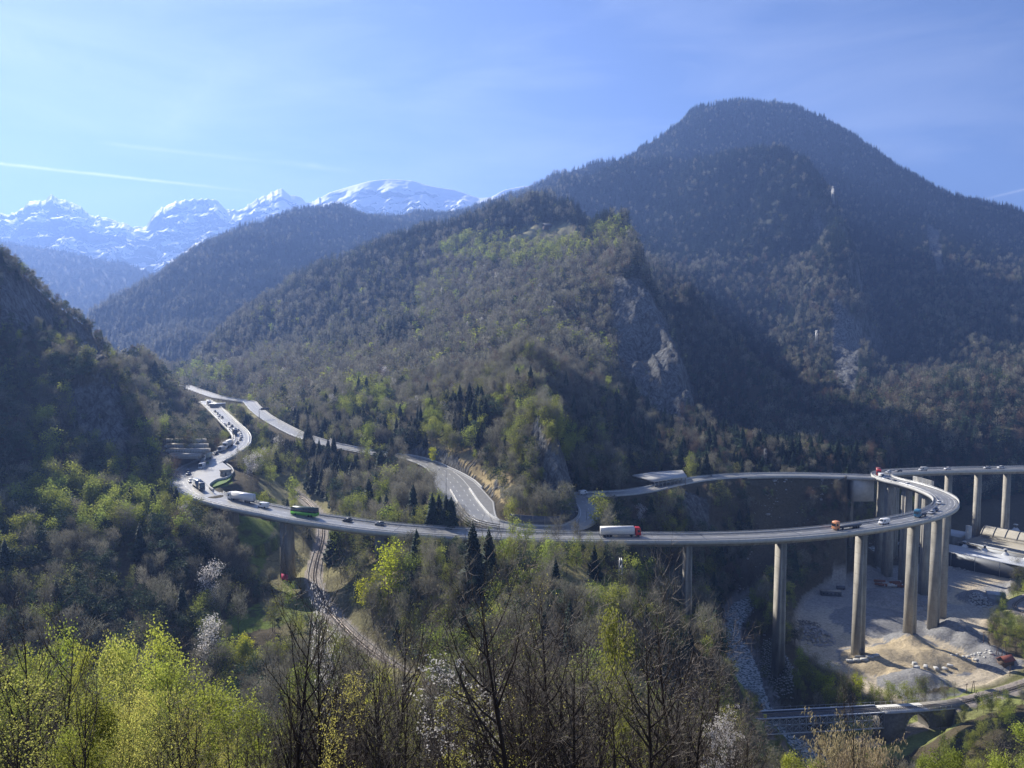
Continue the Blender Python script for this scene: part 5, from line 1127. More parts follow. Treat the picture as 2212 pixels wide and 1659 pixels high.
def spruce_crown(rng, h, Rr, nw, nb, seg=2):
    V = []; Fq = []; o = 0
    for i in range(nw):
        t = i/(nw-1); z = h*(.10+.90*t); r = Rr*(1-t)**.85*rng.uniform(.8, 1.15)+.12; off = rng.uniform(0, 6.3)
        for k in range(nb):
            a = off+2*math.pi*k/nb+rng.normal(0, .12); rr = r*rng.uniform(.7, 1.2); w_ = rr*rng.uniform(.30, .42)+.10; c, s = math.cos(a), math.sin(a); dz = rng.uniform(.20, .42)
            L = [(0, 0, z), (c*rr*.55-s*w_, s*rr*.55+c*w_, z-rr*dz*.5), (c*rr, s*rr, z-rr*dz), (c*rr*.55+s*w_, s*rr*.55-c*w_, z-rr*dz*.5)]
            V += L; Fq.append((o, o+1, o+2, o+3)); o += 4
            if seg > 1:
                V += [(c*rr*.35, s*rr*.35, z-rr*.1), (c*rr*.5-s*w_*.5, s*rr*.5+c*w_*.5, z-rr*.55-.35), (c*rr*.8, s*rr*.8, z-rr*.45-.3), (c*rr*.9, s*rr*.9, z-rr*.25)]; Fq.append((o, o+1, o+2, o+3)); o += 4
    return np.array(V), np.array(Fq)
def triq(f): return f
PM = {}   # (kind, lod) -> list of (trunk mesh, crown mesh, reference height)
def add_proto(kind, lod, seed):
    rng = np.random.default_rng(seed); lm = LM[kind] if kind in LM else LM['green']; near = lod == 0
    if kind == 'spruce':
        h = 17.0; cv, cf = spruce_crown(rng, h, 3.9, 30 if near else 11, 10 if near else 7, 2 if near else 1)
        tp, tq = tubes([(np.array([[0, 0, -1], [0, 0, h*.5], [0, 0, h*.97]]), [.26, .16, .03])], 5)
    elif kind == 'pine':
        h = 12.0; lv, tips = skeleton(rng, h, 12, 4, 0, .35, 1.0, .04, .16, l1=.34)
        a, b = leaves(rng, tips, 900 if near else 150, .55 if near else 1.25, .55 if near else .7, .45); cv, cf = a, b
        tp, tq = tubes(lv[0]+(lv[1] if near else []), 4)
    elif kind in ('bare', 'russet'):
        h = 11.0; lv, tips = skeleton(rng, h, 11, 5, 0, .28, .75, .16, .13, l1=.42)
        cv, cf = slivers(rng, tips, 900 if near else 130, 1.3 if near else 2.0, .085 if near else .34, .55 if near else .9)
        tp, tq = tubes(lv[0]+lv[1]+(lv[2] if near else []), 3)
    else:
        h = 11.0; sp = .8 if kind != 'bright' else .95
        lv, tips = skeleton(rng, h, 13, 5, 0, .16, sp, .12, .14, l1=.40)
        n, sz, rad = {'bud': (650, .36, .6), 'green': (1300, .42, .62), 'bright': (1700, .45, .6), 'blossom': (1300, .38, .5)}[kind]
        if not near: n, sz, rad = int(n*.12), sz*2.7, rad*1.1
        cv, cf = leaves(rng, tips, n, sz, rad)
        tp, tq = tubes(lv[0]+lv[1]+(lv[2] if near else []), 3)
    tm = mesh_np(kind+'_trunk', tp, tq, [M_bark if kind != 'spruce' else M_barkd]); cm = mesh_np(kind+'_crown', cv, cf, [lm])
    PM.setdefault((kind, lod), []).append((tm, cm, h))
for kind in ('spruce', 'pine', 'bare', 'russet', 'bud', 'green', 'bright', 'blossom'):
    for sd_k in range(3): add_proto(kind, 0, 100+sd_k*7+len(kind))
    for sd_k in range(2): add_proto(kind, 1, 300+sd_k*7+len(kind))
# ---- scattering over the ground the photo can see
cell = lambda a: a.reshape(NR, NS)
GX, GY = cell(gx), cell(gy)
ang = HG/GY
rm = np.maximum.accumulate(ang, axis=0); rm = np.vstack([np.full((1, NS), -9.), rm[:-1]])
vis = ((HG+16)/GY > rm) & (GY > 135)
IX, IY = cell(HZX), cell(HZY); vis &= (IX > -170) & (IX < 2390) & (IY < 1800)
dxc = np.gradient(GX, axis=1); dyc = np.gradient(GY, axis=0); area = np.abs(dxc*dyc)*np.sqrt(1+np.minimum(SL, 2.2)**2)
spc = np.interp(GY, [130, 300, 600, 1000, 2000, 3300], [4.0, 4.4, 5.2, 6.4, 8.6, 11.5])
dens_ = area/spc**2
D1, D2, D3, D4, D5, EY, DL = [cell(a) for a in (d1, d2, d3, d4, d5, eY, eL)]
W2 = cell(w2); CLF = cell(cliff.astype(float)); N1 = cell(n1); N3 = cell(n3)
RKm = cell(rk[:, 0])
dens_ = dens_*np.where(CLF > 0, .10, 1)*np.where((RKm > .6) & (GY > 520), .5, 1)
clear = [([(490,1100),(560,1110),(660,1130),(660,1240),(680,1330),(560,1290),(500,1180)], .05), ([(430,1400),(560,1300),(690,1290),(700,1345),(560,1360)], .12), ([(470,1040),(640,1040),(665,1112),(480,1100)], .06), ([(1200,1230),(1300,1255),(1330,1290),(1240,1300),(1190,1270)], .3),
         ([(1130,490),(1240,482),(1262,520),(1100,524)], .06), ([(470,880),(560,885),(575,930),(500,910)], .3), (EMB, 0), ([(2050,1500),(2212,1440),(2212,1480),(2060,1530)], .15), ([(1718,1420),(1790,1440),(1880,1490),(1800,1480),(1720,1460)], .25), ([(1980,1120),(2300,1050),(2300,1260),(1980,1200)], .0 ), ([(960,985),(1010,985),(1090,1040),(1130,1110),(1060,1100)], .12), ([(830,985),(960,1000),(1010,1060),(940,1020)], .3),
         ([(1640,1470),(1700,1500),(1712,1540),(1620,1540)], .15), ([(1640,1560),(1850,1560),(1850,1700),(1640,1700)], .12)]
for poly, f in clear: dens_ = np.where(cell(imgpoly(poly)) & (GY > 180), dens_*f, dens_)
bad = (D1 < 9) | (D2 < W2+3.0) | (D3 < 6.5) | (D4 < 5.0) | (D5 < 6.5) | (EY < 2.5) | (DL < 6)
# keep sight lines to the roads: thin the trees just in front of them
dens_ = np.where(bad | ~vis, 0, dens_)
cnt = RNG.poisson(dens_).ravel(); src = np.repeat(np.arange(NR*NS), cnt)
ti = src//NS; tj = src % NS
sx = ss_[tj]+(RNG.random(len(src))-.5)*(ss_[1]-ss_[0]); dyv = np.gradient(ys_); ty = ys_[ti]+(RNG.random(len(src))-.5)*dyv[ti]; tx = sx*(ty+APRON)
tz = ground(tx, ty); tX, tY = proj(tx, ty, tz)
NT = len(tx)
u = RNG.random(NT); patch = (fbm(tx/38, ty/38, 3, 91)+1)/2; patch2 = (fbm(tx/120, ty/120, 3, 95)+1)/2
KN = ['spruce', 'pine', 'bare', 'russet', 'bud', 'green', 'bright', 'blossom']
mixw = np.zeros((NT, 8))
def setmix(m, **kw):
    row = np.zeros(8)
    for k, v in kw.items(): row[KN.index(k)] = v
    mixw[m] = row
setmix(np.ones(NT, bool), spruce=.06, pine=.12, bare=.50, bud=.16, green=.06, blossom=.01)
up_r = (tX > 1100) & (ty > 1000)
setmix(up_r, spruce=.93, bare=.06, bud=.01)
lowr = (tX > 1230) & (ty > 560) & (tY > 560) & (tY < 820); setmix(lowr, spruce=.62, bare=.27, russet=.07, bud=.04)
lowr = (tX > 1230) & (ty > 480) & (tY >= 800) ; setmix(lowr, spruce=.46, pine=.14, bare=.20, russet=.16, bud=.04)
m = (tX > 1230) & (tY > 1050) & (ty < 600) & (ty > 330); setmix(m, spruce=.08, pine=.22, bare=.28, russet=.10, bud=.26, green=.05, blossom=.003)
m = (tX < 1230) & (ty > 1050); setmix(m, spruce=.82, bare=.14, bud=.04)
m = (tX < 1100) & (ty > 1400); setmix(m, spruce=.94, bare=.05, bud=.01)
m = (tX > 470) & (tX < 1500) & (ty > 420) & (ty < 1250) & (tY > 520) & (tY < 1000) & (tX < 1330); setmix(m, spruce=.05, pine=.03, bare=.60, russet=.08, bud=.17, green=.05, blossom=.012)
m2 = m & (tX < 900) & (tY < 760); setmix(m2, spruce=.62, bare=.30, bud=.06, green=.02)
m3 = m & (tY > 880); setmix(m3, spruce=.10, pine=.18, bare=.32, bud=.25, green=.13, blossom=.012)
m = (tX < 470) & (ty < 760) & (ty > 300); setmix(m, spruce=.03, pine=.44, bare=.27, russet=.03, bud=.15, green=.07)
m = (tX < 1600) & (ty <= 300); setmix(m, spruce=.05, pine=.14, bare=.42, bud=.26, green=.13)
m = (tX < 620) & (ty <= 300); setmix(m, spruce=.03, pine=.30, bare=.36, bud=.18, green=.08, blossom=.004)
m = (tX > 560) & (tX < 960) & (tY > 900) & (tY < 1170) & (ty > 300) & (ty < 560); setmix(m, spruce=.22, pine=.10, bare=.34, bud=.19, green=.14, blossom=.014)
m = (tX > 2000) & (tY > 1250) & (ty < 420); setmix(m, bare=.08, bud=.37, green=.52, pine=.03)
m = (tX > 1720) & (tX < 2060) & (tY > 1440) & (ty < 320); setmix(m, bare=.2, bud=.4, green=.4)
for (X, Y, rx, ry, kw, pr) in [(790,880,68,45,dict(green=.5, bud=.4, pine=.1),.65),(1120,545,175,36,dict(bud=.5, green=.5),.85),(1320,515,45,25,dict(bud=.6, green=.4),.8),(940,935,25,32,dict(green=.8, bud=.2),.7),(1170,985,70,65,dict(bud=.45, green=.4, pine=.15),.8),(1020,925,50,38,dict(spruce=1),.55),
        (440,820,60,22,dict(bud=.5, green=.5),.6),(250,1120,190,62,dict(green=.7, bud=.22, pine=.08),.85),(440,1120,60,40,dict(green=.5, bud=.5),.75),(560,1010,60,40,dict(bud=.6, green=.3, blossom=.05),.7),(620,960,40,40,dict(spruce=1),.5),(700,1020,60,60,dict(spruce=.8, bare=.2),.6),(900,1080,60,60,dict(bare=.9, bud=.1),.8),(800,990,40,22,dict(green=.8, bud=.2),.6),
        (1660,1330,55,60,dict(bud=.6, green=.2, bare=.2),.8),(1120,1170,70,30,dict(green=.6, bud=.4),.7),(1240,1170,45,40,dict(bare=.6, bud=.4),.9),(960,1190,60,45,dict(spruce=.8, bare=.2),.6),(540,1440,60,40,dict(green=.7, bud=.3),.6),(640,1010,40,40,dict(green=.5,bud=.5),.4)]:
    m = (((tX-X)/rx)**2+((tY-Y)/ry)**2 < 1) & (RNG.random(NT) < pr) & (ty > 140); setmix(m, **kw)
# clumping
mixw[:, 0] *= np.where(patch > .5, 1.5, .6); mixw[:, 5] *= np.where(patch2 > .55, 1.6, .5); mixw[:, 4] *= np.where(patch2 > .5, 1.3, .7)
cw = np.cumsum(mixw, 1); cw /= cw[:, -1:]; tk = (u[:, None] > cw).sum(1)
base_h = np.array([16.0, 11.0, 11.5, 10.5, 10.5, 11.0, 10.5, 9.0]); th = base_h[tk]*RNG.uniform(.5, 1.28, NT)
th *= np.where(ty > 1200, 1.15, 1.0)*np.where((ty < 300), .85, 1)*np.where((tX > 1560) & (ty < 520), .72, 1)
th = np.where((tX > 2050) & (ty < 420), th*.75, th); th = np.where(CLF[ti, tj] > 0, th*.35, th)
th = np.where((ty < 640) & (tX < 300) & (tY < 800), th*.62, th)
# trees in front of roads stay low enough for the road to show
rowtop = tY-th/ty*1663
keep = np.ones(NT, bool)
prot = []
for crs, rad in ((cMAIN, 9), (cROAD2, 8), (cRAIL1, 9)):
    for p in crs[::2]:
        q = proj(*p); 
        if crs is cROAD2 and (640 < q[0] < 900): continue
        prot.append((q[0], q[1], p.y, rad))
for (X, Ya, Yb, y, rad) in [(622,1122,1255,330,9),(506,1095,1130,345,8),(822,1148,1195,318,9),(1484,1175,1325,313,12),(1692,1170,1495,314,14),(1860,1150,1440,325,12),(1972,1130,1400,344,12),(2028,1115,1372,358,14),(575,1130,1215,350,45),(540,1120,1180,350,25),(650,1290,1330,285,40),(560,1320,1390,262,60),(1600,1310,1345,385,18),(1588,1380,1420,350,10),(1615,1440,1500,320,14),(1685,1400,1500,330,22),(1270,1235,1270,268,40),(1340,1215,1275,262,12)]:
    for Yq in range(Ya, Yb, 12): prot.append((X, Yq, y, rad)); prot.append((X-rad*.6, Yq, y, rad)); prot.append((X+rad*.6, Yq, y, rad))
for Xq in range(1620, 2050, 12):
    for Yq in (1556, 1580)+((1600, 1625) if 1870 < Xq < 2010 else ()): prot.append((Xq, Yq, 266, 6))
for Xq in range(1366, 1486, 12): prot.append((Xq, 1022, 470, 6)); prot.append((Xq, 1048, 440, 6))
for Xq in range(352, 442, 12):
    for Yq in (952, 963, 973): prot.append((Xq, Yq, 425, 6))
PA = np.array(prot)
for X0 in range(-200, 2400, 50):
    mt = np.nonzero((tX > X0) & (tX <= X0+50) & (ty < 760) & (ty > 135))[0]; mp_ = PA[(PA[:, 0] > X0-14) & (PA[:, 0] < X0+64)]
    if len(mt) == 0 or len(mp_) == 0: continue
    A_ = (np.abs(tX[mt, None]-mp_[None, :, 0]) < 9+1663*2.0/ty[mt, None]) & (ty[mt, None] < mp_[None, :, 2]-1) & (tY[mt, None] > mp_[None, :, 1]) & (rowtop[mt, None] < mp_[None, :, 1]+9)
    hit_ = A_.any(1)
    lim = np.where(A_, (tY[mt, None]-mp_[None, :, 1]-12)*ty[mt, None]/1663, 99).min(1)
    lim = np.where(hit_, lim, 99)
    th[mt] = np.minimum(th[mt], lim); keep[mt] &= (lim > 2.5)
m = keep & (th > 2.0)
tx, ty, tz, tk, th, tX, tY = [a[m] for a in (tx, ty, tz, tk, th, tX, tY)]; NT = len(tx)
print('trees', NT, [int((tk == k).sum()) for k in range(8)])
def region(X, Y, y):
    if y > 1000 and X > 1100: return 'on the big forested mountain'
    if y > 1000: return 'on the hazy ridge at the head of the valley'
    if X < 470 and y > 300: return 'on the steep left valley side'
    if y < 300 and X < 950: return 'in the gorge below the left arm of the viaduct'
    if y < 330 and X < 1650: return 'on the knoll in front of the viaduct'
    if y < 450 and X >= 1560: return 'beside the gravel yard and stream'
    if X < 960 and Y > 900: return 'between the viaduct and the mountain road'
    if X > 1240: return 'on the shaded slope right of the crag'
    return 'on the wooded central spur'
TXT = {'spruce': ('dark green spruce', 'spruce_tree'), 'pine': ('ragged blue green pine', 'pine_tree'), 'bare': ('bare grey brown tree', 'bare_tree'), 'russet': ('bare reddish brown tree', 'russet_tree'), 'bud': ('olive green budding tree', 'budding_tree'), 'green': ('light green spring tree', 'leafy_tree'), 'bright': ('glowing yellow green tree', 'leafy_tree'), 'blossom': ('white blossoming cherry tree', 'blossom_tree')}
def plant(kind, x, y, z, h, label, group=None, lod=0, var=None, wide=1.0, parts=True):
    L = PM[(kind, lod)]; tm, cm, H0 = L[(var if var is not None else random.randrange(9)) % len(L)]; s = h/H0
    t = link(TXT[kind][1], None, None, (x, y, z), random.uniform(0, 6.28), label, 'tree', group); t.scale = (s*wide, s*wide, s)
    a = link('trunk', tm, t); b = link('crown', cm, t); return t
STUFF = {}
def kind_group(k): return {'spruce': 'spruce trees', 'pine': 'pine trees', 'bare': 'bare broadleaf trees', 'russet': 'reddish bare trees', 'bud': 'budding trees', 'green': 'spring green trees', 'bright': 'bright yellow green trees', 'blossom': 'blossoming trees'}[k]
for ki, kind in enumerate(KN):
    idx = np.nonzero(tk == ki)[0]
    if len(idx) == 0: continue
    order = idx[np.argsort(-(th[idx]/ty[idx]))]; top = order[:290]; rest = order[290:]
    for i in top:
        rg = region(tX[i], tY[i], ty[i]); adj = 'tall ' if th[i] > 1.05*base_h[ki] else 'small ' if th[i] < .72*base_h[ki] else 'middle sized '; plant(kind, tx[i], ty[i], tz[i]-.1, th[i], adj+TXT[kind][0]+' '+rg, adj+kind_group(kind)+' '+rg, wide=random.uniform(.8, 1.3))
    if len(rest) == 0: continue
    # the rest of the kind: one object of instances, near and far models
    refs = []
    for lod, n in ((0, 3), (1, 2)):
        for q in range(n):
            i = order[min(len(order)-1, 280+q)] if lod == 0 else rest[q % len(rest)]
            rg = region(tX[i], tY[i], ty[i]); o = plant(kind, tx[i], ty[i], tz[i]-.1, th[i], TXT[kind][0]+' '+rg, kind_group(kind)+' '+rg, lod=lod, var=q); refs.append(o)
    pts_me = mesh_np(kind+'_forest', np.stack([tx[rest], ty[rest], tz[rest]-.1], 1), np.zeros((0, 3), int))
    var = np.where(ty[rest] < 620, RNG.integers(0, 3, len(rest)), 3+RNG.integers(0, 2, len(rest)))
    for nm, arr, tp_ in (('rotz', RNG.uniform(0, 6.28, len(rest)), 'FLOAT'), ('scl', th[rest]/PM[(kind, 0)][0][2], 'FLOAT'), ('wid', RNG.uniform(.85, 1.25, len(rest)), 'FLOAT'), ('var', var, 'INT')):
        at = pts_me.attributes.new(nm, tp_, 'POINT'); at.data.foreach_set('value', arr.astype(np.float32 if tp_ == 'FLOAT' else np.int32))
    fo = link(TXT[kind][1].replace('_tree', '')+'_forest', pts_me, kind='stuff', label='forest of %ss covering the slopes' % TXT[kind][0].split(' with')[0].split(' in spring')[0].split(' just')[0])
    ng = bpy.data.node_groups.new(kind+'_scatter', 'GeometryNodeTree'); ng.interface.new_socket('Geometry', in_out='INPUT', socket_type='NodeSocketGeometry'); ng.interface.new_socket('Geometry', in_out='OUTPUT', socket_type='NodeSocketGeometry')
    N = ng.nodes; Lk = ng.links; gi = N.new('NodeGroupInput'); go = N.new('NodeGroupOutput'); iop = N.new('GeometryNodeInstanceOnPoints'); jn = N.new('GeometryNodeJoinGeometry')
    for o in reversed(refs):      # join reads its links last first
        jj = N.new('GeometryNodeJoinGeometry')
        for c in o.children:
            oi = N.new('GeometryNodeObjectInfo'); oi.inputs['Object'].default_value = c; oi.transform_space = 'ORIGINAL'; Lk.new(oi.outputs['Geometry'], jj.inputs[0])
        g2 = N.new('GeometryNodeGeometryToInstance'); Lk.new(jj.outputs[0], g2.inputs[0]); Lk.new(g2.outputs[0], jn.inputs[0])
    def attr(nm, dt='FLOAT'):
        a = N.new('GeometryNodeInputNamedAttribute'); a.data_type = dt; a.inputs['Name'].default_value = nm; return a.outputs['Attribute']
    cx_ = N.new('ShaderNodeCombineXYZ'); Lk.new(attr('rotz'), cx_.inputs['Z']); er = N.new('FunctionNodeEulerToRotation'); Lk.new(cx_.outputs[0], er.inputs[0])
    mm = N.new('ShaderNodeMath'); mm.operation = 'MULTIPLY'; Lk.new(attr('scl'), mm.inputs[0]); Lk.new(attr('wid'), mm.inputs[1])
    cs = N.new('ShaderNodeCombineXYZ'); Lk.new(mm.outputs[0], cs.inputs['X']); Lk.new(mm.outputs[0], cs.inputs['Y']); Lk.new(attr('scl'), cs.inputs['Z'])
    m2p = N.new('GeometryNodeMeshToPoints'); Lk.new(gi.outputs[0], m2p.inputs[0]); Lk.new(m2p.outputs[0], iop.inputs['Points'])
    iop.inputs['Pick Instance'].default_value = True; Lk.new(jn.outputs[0], iop.inputs['Instance']); Lk.new(attr('var', 'INT'), iop.inputs['Instance Index'])
    Lk.new(er.outputs[0], iop.inputs['Rotation']); Lk.new(cs.outputs[0], iop.inputs['Scale']); Lk.new(iop.outputs[0], go.inputs[0])
    md = fo.modifiers.new('scatter', 'NODES'); md.node_group = ng
    if kind == 'spruce':      # the same spruces on the distant hill
        dh = bpy.data.objects['distant_hill'].data; cv_ = np.zeros(len(dh.vertices)*3, np.float32); dh.vertices.foreach_get('co', cv_); cv_ = cv_.reshape(-1, 3)
        sel = cv_[(cv_[:, 0] < 300) & (cv_[:, 2] > -100)]; k_ = RNG.integers(0, len(sel), 14000); b_ = sel[k_]+RNG.normal(0, 9, (14000, 3))*[1, 1, 0]
        dm = mesh_np('distant_wood', b_, np.zeros((0, 3), int))
        for nm, arr, tp_ in (('rotz', RNG.uniform(0, 6.28, 14000), 'FLOAT'), ('scl', RNG.uniform(1.0, 1.9, 14000), 'FLOAT'), ('wid', RNG.uniform(1.0, 1.6, 14000), 'FLOAT'), ('var', RNG.integers(3, 5, 14000), 'INT')):
            at = dm.attributes.new(nm, tp_, 'POINT'); at.data.foreach_set('value', arr.astype(np.float32 if tp_ == 'FLOAT' else np.int32))
        dw = link('distant_wood', dm, kind='stuff', label='far off spruce wood on the blue hill below the snow mountains'); dw.modifiers.new('scatter', 'NODES').node_group = ng
# ---- single trees one can point to: kind, foot x, foot y, depth (0 = where the ray meets the ground), height, label
HERO = [('bright',838,1310,262,18.5,'large glowing yellow green maple in front of the viaduct'),('bright',795,1325,250,12,'smaller yellow green tree at the left foot of the glowing maple'),('spruce',1022,1290,255,25.5,'tallest dark spruce crossing the viaduct line'),('spruce',1056,1268,262,20.5,'slender dark spruce right of the tallest one'),('spruce',900,1225,290,15,'dark spruce just below the viaduct left of the tall pair'),
    ('bare',1208,1192,296,11.5,'dense twiggy tree on the knoll rising in front of the viaduct deck'),('bare',1246,1194,294,10.5,'brown rounded tree at the right edge of the knoll top'),('bud',1180,1190,297,9,'olive tree on the knoll left of the dense twiggy one'),('green',1112,1190,298,10.5,'light green tree rising before the deck left of the knoll top'),('green',1140,1192,296,9.5,'second light green tree before the deck at the knoll'),('bud',1272,1200,290,8,'low olive tree where the deck leaves the knoll'),('blossom',150,1130,335,9,'white blossoming tree on the left bench edge'),('blossom',392,1140,330,9.5,'tall pinkish white blossoming tree under the left bend'),('blossom',454,1320,282,15,'slim white blossoming tree in the dark gorge'),('blossom',456,1462,235,15.5,'wide white cherry tree at the bottom left of the gorge'),('blossom',1392,1140,392,10,'pale blossoming tree on the shaded slope below the gallery'),('blossom',385,1105,350,6,'small white tree beside the left bend'),('blossom',448,972,520,6,'cream blossoming tree above the road bend'),
    ('green',632,1100,392,13,'light green tree beside the railway above the viaduct'),('green',425,1375,262,10.5,'round light green tree above the white cherry'),('bright',530,1450,236,9.5,'yellow green tree left of the railway end'),('bright',1160,545,1150,12,'yellow tree below the chalet clearing'),
    ('green',1700,1392,352,9,'light green tree directly left of the nearest tall pier'),('green',1640,1382,365,7,'round green tree on the bank left of the nearest tall pier'),('bud',1738,1435,325,7,'grey green rounded tree right of the nearest tall pier'),
    ('bright',1790,1505,290,7.5,'bright green tree behind the railway bridge, left one'),('bright',1850,1512,288,8.5,'bright green tree behind the railway bridge, right one'),('bud',1650,1470,318,6,'brownish bush in the embankment stones'),('green',1960,1512,290,4.5,'low green bush at the foot of the gravel slope'),
    ('spruce',1578,1600,75,9.5,'young sunlit spruce left of the railway bridge'),('green',1100,870,505,9,'green tree half way up the spur with a rounded crown'),('bright',935,1000,470,8,'yellow green tree above the sunlit road bend'),('spruce',392,1530,120,9,'dark spruce behind the white cherry'),('green',1068,790,600,8,'small round green tree high on the spur face'),('bright',545,850,760,9,'bright tree where the road leaves the valley head'),('bright',45,745,440,7,'yellow tree high on the left slope'),('bright',78,800,420,6,'yellow tree lower on the left slope'),('bright',120,880,405,6,'small yellow tree in the middle of the left slope'),('green',205,810,430,7,'pale green tree near the dark left cliff')]
for (kind, X, Y, D, h, lb) in HERO:
    v = hit(X, Y, 140) if D == 0 else None
    if v is None:
        v = P(X, Y, D or 300); g_ = gz1(v.x, v.y)
        # slide to the ground seen there
        w_ = hit(X, Y, 60)
        if D > 140 and w_ is not None and abs(w_.y-D) < .45*D: v = w_
        else: v = Vector((v.x, v.y, g_))
    plant(kind, v.x, v.y, v.z-.2, h, lb, var=random.randrange(3))
# ------------------------------------------------------------------ foreground trees on the near slope
LM['yellow'] = leaf_mat('young_yellow_leaves', (.50,.48,.12), .5, .15); LM['bright2'] = leaf_mat('soft_yellow_green_leaves', (.37,.41,.07), .5, .2)
def fg_proto(kind, seed):
    rng = np.random.default_rng(seed); h = 10.0
    if kind == 'bare':
        lv, tips = skeleton(rng, h, 17, 5, 4, .16, .72, .22, .15, l1=.46)
        tp, tq = tubes(lv[0], 7); t2, q2 = tubes(lv[1], 5); t3, q3 = tubes(lv[2], 4); cv, cf = tubes(lv[3], 3)
        tv = np.concatenate([tp, t2, t3]); tqq = np.concatenate([tq, q2+len(tp), q3+len(tp)+len(t2)])
        return mesh_np('bare_trunk', tv, tqq, [M_barkd]), mesh_np('twigs', cv, cf, [M_barkl]), h
    if kind == 'hazel':
        polys = []; cat = []
        for k in range(46):
            a = rng.uniform(0, 6.28); sp = rng.uniform(.1, .5); c, _ = curve(rng, (math.cos(a)*.3, math.sin(a)*.3, -.3), (math.cos(a)*sp, math.sin(a)*sp, 1), h*rng.uniform(.6, 1.0), 7, .08, .05); polys.append((c, .035*(1-np.linspace(0, .85, 8))))
            for q in range(4):
                e, _ = curve(rng, c[3+q % 4], (rng.normal(), rng.normal(), .8), 1.6, 3, .0, .15); polys.append((e, np.array([.012, .01, .007, .004])))
                for p in e[1:]: cat.append((p, np.array([0, 0, -1.])))
        tv, tq = tubes(polys, 3); cv, cf = slivers(rng, cat, 3600, .42, .085, .22, 1.5)
        return mesh_np('hazel_stems', tv, tq, [M_bark]), mesh_np('catkins', cv, cf, [LM['catkin']]), h
    n1, up = (15, .16)
    lv, tips = skeleton(rng, h, n1, 6, 3, .12, .7, up, .075, l1=.36 if kind != 'cone' else .30)
    tp, tq = tubes(lv[0], 6); t2, q2 = tubes(lv[1]+lv[2], 3)
    n, sz, rad, m = {'yellow': (2600, .12, .17, LM['yellow']), 'sprig': (420, .09, .10, LM['yellow']), 'green': (6000, .17, .30, LM['bright2']), 'greenb': (6500, .20, .30, LM['green']), 'bud': (1100, .11, .2, LM['bud']), 'white': (1800, .13, .12, LM['blossom'])}[kind]
    cv, cf = leaves(rng, tips, n, sz, rad)
    return mesh_np('leafy_trunk', np.concatenate([tp, t2]), np.concatenate([tq, q2+len(tp)]), [M_barkd]), mesh_np('foliage', cv, cf, [m]), h
FG = {}
for kind, n in (('bare', 5), ('yellow', 2), ('sprig', 3), ('green', 2), ('greenb', 2), ('bud', 3), ('white', 1), ('hazel', 1)):
    FG[kind] = [fg_proto(kind, 500+k*13+len(kind)*31) for k in range(n)]
FGN = {'greenb': 'light_leafy_tree', 'bare': 'bare_sapling', 'yellow': 'yellow_leafed_shrub', 'sprig': 'sprouting_sapling', 'green': 'bright_leafy_tree', 'bud': 'budding_shrub', 'white': 'blossom_shrub', 'hazel': 'hazel_bush'}
def fgplant(kind, X, topY, y, label, group=None, wide=1.0, var=None, hmax=16):
    r = ray(X, 715); x = r[0]*y; g = gz1(x, y); zt = (715-topY)/1663*y; h = zt-g
    if h < 1.6: return None
    h = min(h, hmax); tm, cm, H0 = FG[kind][(random.randrange(9) if var is None else var) % len(FG[kind])]; s = h/H0
    t = link(FGN[kind], None, None, (x, y, g-.1), random.uniform(0, 6.28), label, 'shrub' if kind in ('hazel', 'yellow') else 'tree', group)
    t.scale = (s*wide, s*wide, s); a = link('trunk', tm, t); b = link('crown', cm, t); return t
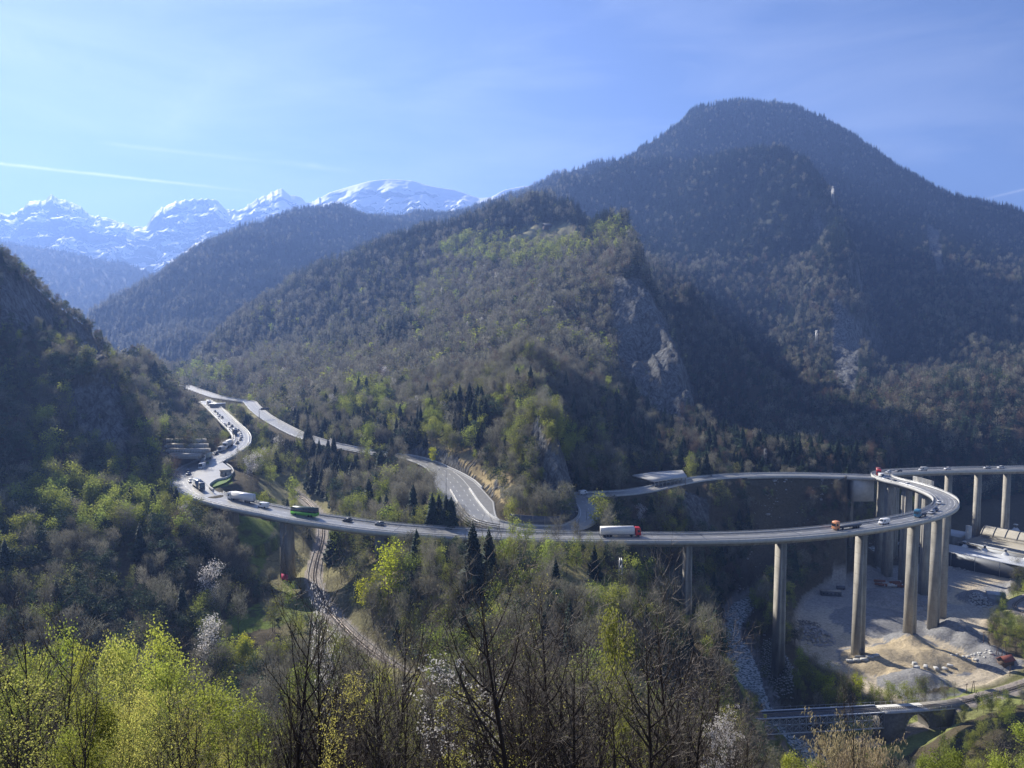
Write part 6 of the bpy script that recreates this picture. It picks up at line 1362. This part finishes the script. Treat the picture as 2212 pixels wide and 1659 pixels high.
for (k, X, T, y, lb, wd) in [('bare',16,1362,30,'bare sapling at the left edge of the picture',.8),('bare',92,1372,32,'bare forked sapling before the bright trees at lower left',.8),('bare',357,1452,24,'dark twin stemmed sapling right of the yellow shrubs',.7),('bare',432,1500,36,'thin bare sapling left of the white cherry foot',.6),('bare',612,1292,28,'tall bare tree standing before the railway bend',.8),('bare',676,1326,27,'dark many stemmed bare tree right of the railway bend',.7),
    ('bare',640,1420,44,'slender bare tree between the two dark ones',.7),('bare',832,1345,36,'bare tree with upright stems under the glowing maple',.8),('bare',784,1402,50,'thin bare tree below the end of the railway',.8),('bare',1112,1268,24,'largest bare tree in the middle foreground',1.0),('bare',1184,1300,30,'bare tree leaning right beside the largest one',.95),('bare',1052,1350,38,'bare tree left of the largest one',.9),('bare',985,1398,46,'fine twigged bare tree in the centre foreground',1.0),
    ('bare',1262,1372,38,'bare tree with silvery twigs right of centre',1.0),('bare',1330,1420,48,'small bare tree behind the yellow green sapling',1.0),('bare',1412,1385,26,'crooked bare tree with ivy on its stem',1.0),('bare',1488,1312,32,'bare tree whose twigs overlap the shaded gorge',1.0),('bare',1885,1512,22,'bare twigs crossing the railway bridge',.45),('bare',1560,1420,42,'pale twigged bare tree above the young spruce',.9),('bare',930,1440,60,'short bare tree in the centre thicket',1.1),
    ('yellow',250,1445,27,'tall yellow leafed shrub at lower left',.75),('yellow',300,1520,20,'dense yellow shrub in the left corner thicket',.8),('yellow',215,1560,18,'yellow shrub nearest the camera at lower left',.8),('yellow',380,1560,24,'pale yellow shrub right of the twin stemmed sapling',.8),('yellow',728,1530,22,'yellow sprouting shrub under the two dark trees',.7),
    ('green',222,1352,88,'tall cone shaped green tree at lower left',.6),('green',75,1452,62,'bright yellow green tree at the left edge',.62),('green',150,1490,56,'glowing yellow green tree beside the left edge one',.6),('greenb',262,1440,78,'green tree right of the cone shaped one',.6),('green',362,1442,70,'yellow green tree behind the twin stemmed sapling',.7),('green',12,1365,95,'bright tree cut by the left picture edge',.8),('green',318,1500,60,'low bright tree behind the yellow shrubs',1.0),('greenb',470,1560,60,'green tree below the white cherry',.9),
    ('greenb',1335,1385,44,'tall yellow green sapling right of centre',.36),('sprig',1380,1440,36,'sprouting sapling with scattered yellow leaves',.7),('sprig',1165,1345,36,'sapling with cream catkins behind the largest bare tree',.6),('green',790,1398,110,'small bright green tree below the railway end',.7),('green',875,1395,120,'small yellow green tree right of the railway end',.5),('greenb',650,1500,100,'green tree behind the dark saplings',.8),
    ('white',700,1325,60,'white blossoming branches at the railway bend',.45),('white',1560,1590,30,'white sprays at the lower right thicket',.7),('hazel',1845,1565,27,'hazel bush hung with yellow catkins before the bridge',1.1),('hazel',1905,1600,25,'second catkin laden hazel right of the first',1.0)]:
    fgplant(k, X, T, y, lb, wide=wd)
env = np.array([(-150,1420),(0,1440),(100,1500),(215,1470),(300,1500),(420,1530),(560,1500),(680,1430),(850,1420),(1000,1400),(1110,1380),(1250,1400),(1350,1440),(1480,1440),(1560,1520),(1630,1600),(1700,1645),(1950,1665),(2100,1655),(2212,1600),(2400,1590)])
cnt_ = {}
for k in range(760):
    y = 13+115*random.random()**1.25; X = random.uniform(-160, 2380); y = max(y, 27+random.random()*8) if 560 < X < 1640 else y; e = float(np.interp(X, env[:, 0], env[:, 1])); T = e+random.random()**.8*(210 if y < 60 else 150)
    if X > 1620 and y > 60 and random.random() < .3: continue
    u_ = random.random()
    if X < 560: kind = 'yellow' if u_ < .08 else 'green' if u_ < .12 else 'greenb' if u_ < .18 else 'bud' if u_ < .36 else 'sprig' if u_ < .46 else 'bare'
    elif X < 1640: kind = 'yellow' if u_ < .015 else 'bud' if u_ < .06 else 'sprig' if u_ < .13 else 'white' if u_ < .145 else 'bare'
    else: kind = 'greenb' if u_ < .2 else 'bud' if u_ < .6 else 'sprig' if u_ < .7 else 'bare'
    if cnt_.get(kind, 0) > 280: continue
    side = 'at the lower left' if X < 560 else 'in the middle' if X < 1200 else 'right of the middle' if X < 1640 else 'at the lower right'
    nm = {'bare': 'bare twiggy sapling', 'yellow': 'yellow leafed shrub', 'sprig': 'thin sapling with scattered yellow leaves', 'green': 'bright yellow green tree', 'greenb': 'light green tree', 'bud': 'olive budding shrub', 'white': 'white blossoming shrub'}[kind]
    o = fgplant(kind, X, T, y, nm+' in the foreground thicket '+side, nm+'s of the foreground thicket '+side, wide=random.uniform(.7, 1.2), hmax=9 if y < 40 else 12)
    if o: cnt_[kind] = cnt_.get(kind, 0)+1
print('fg', cnt_)
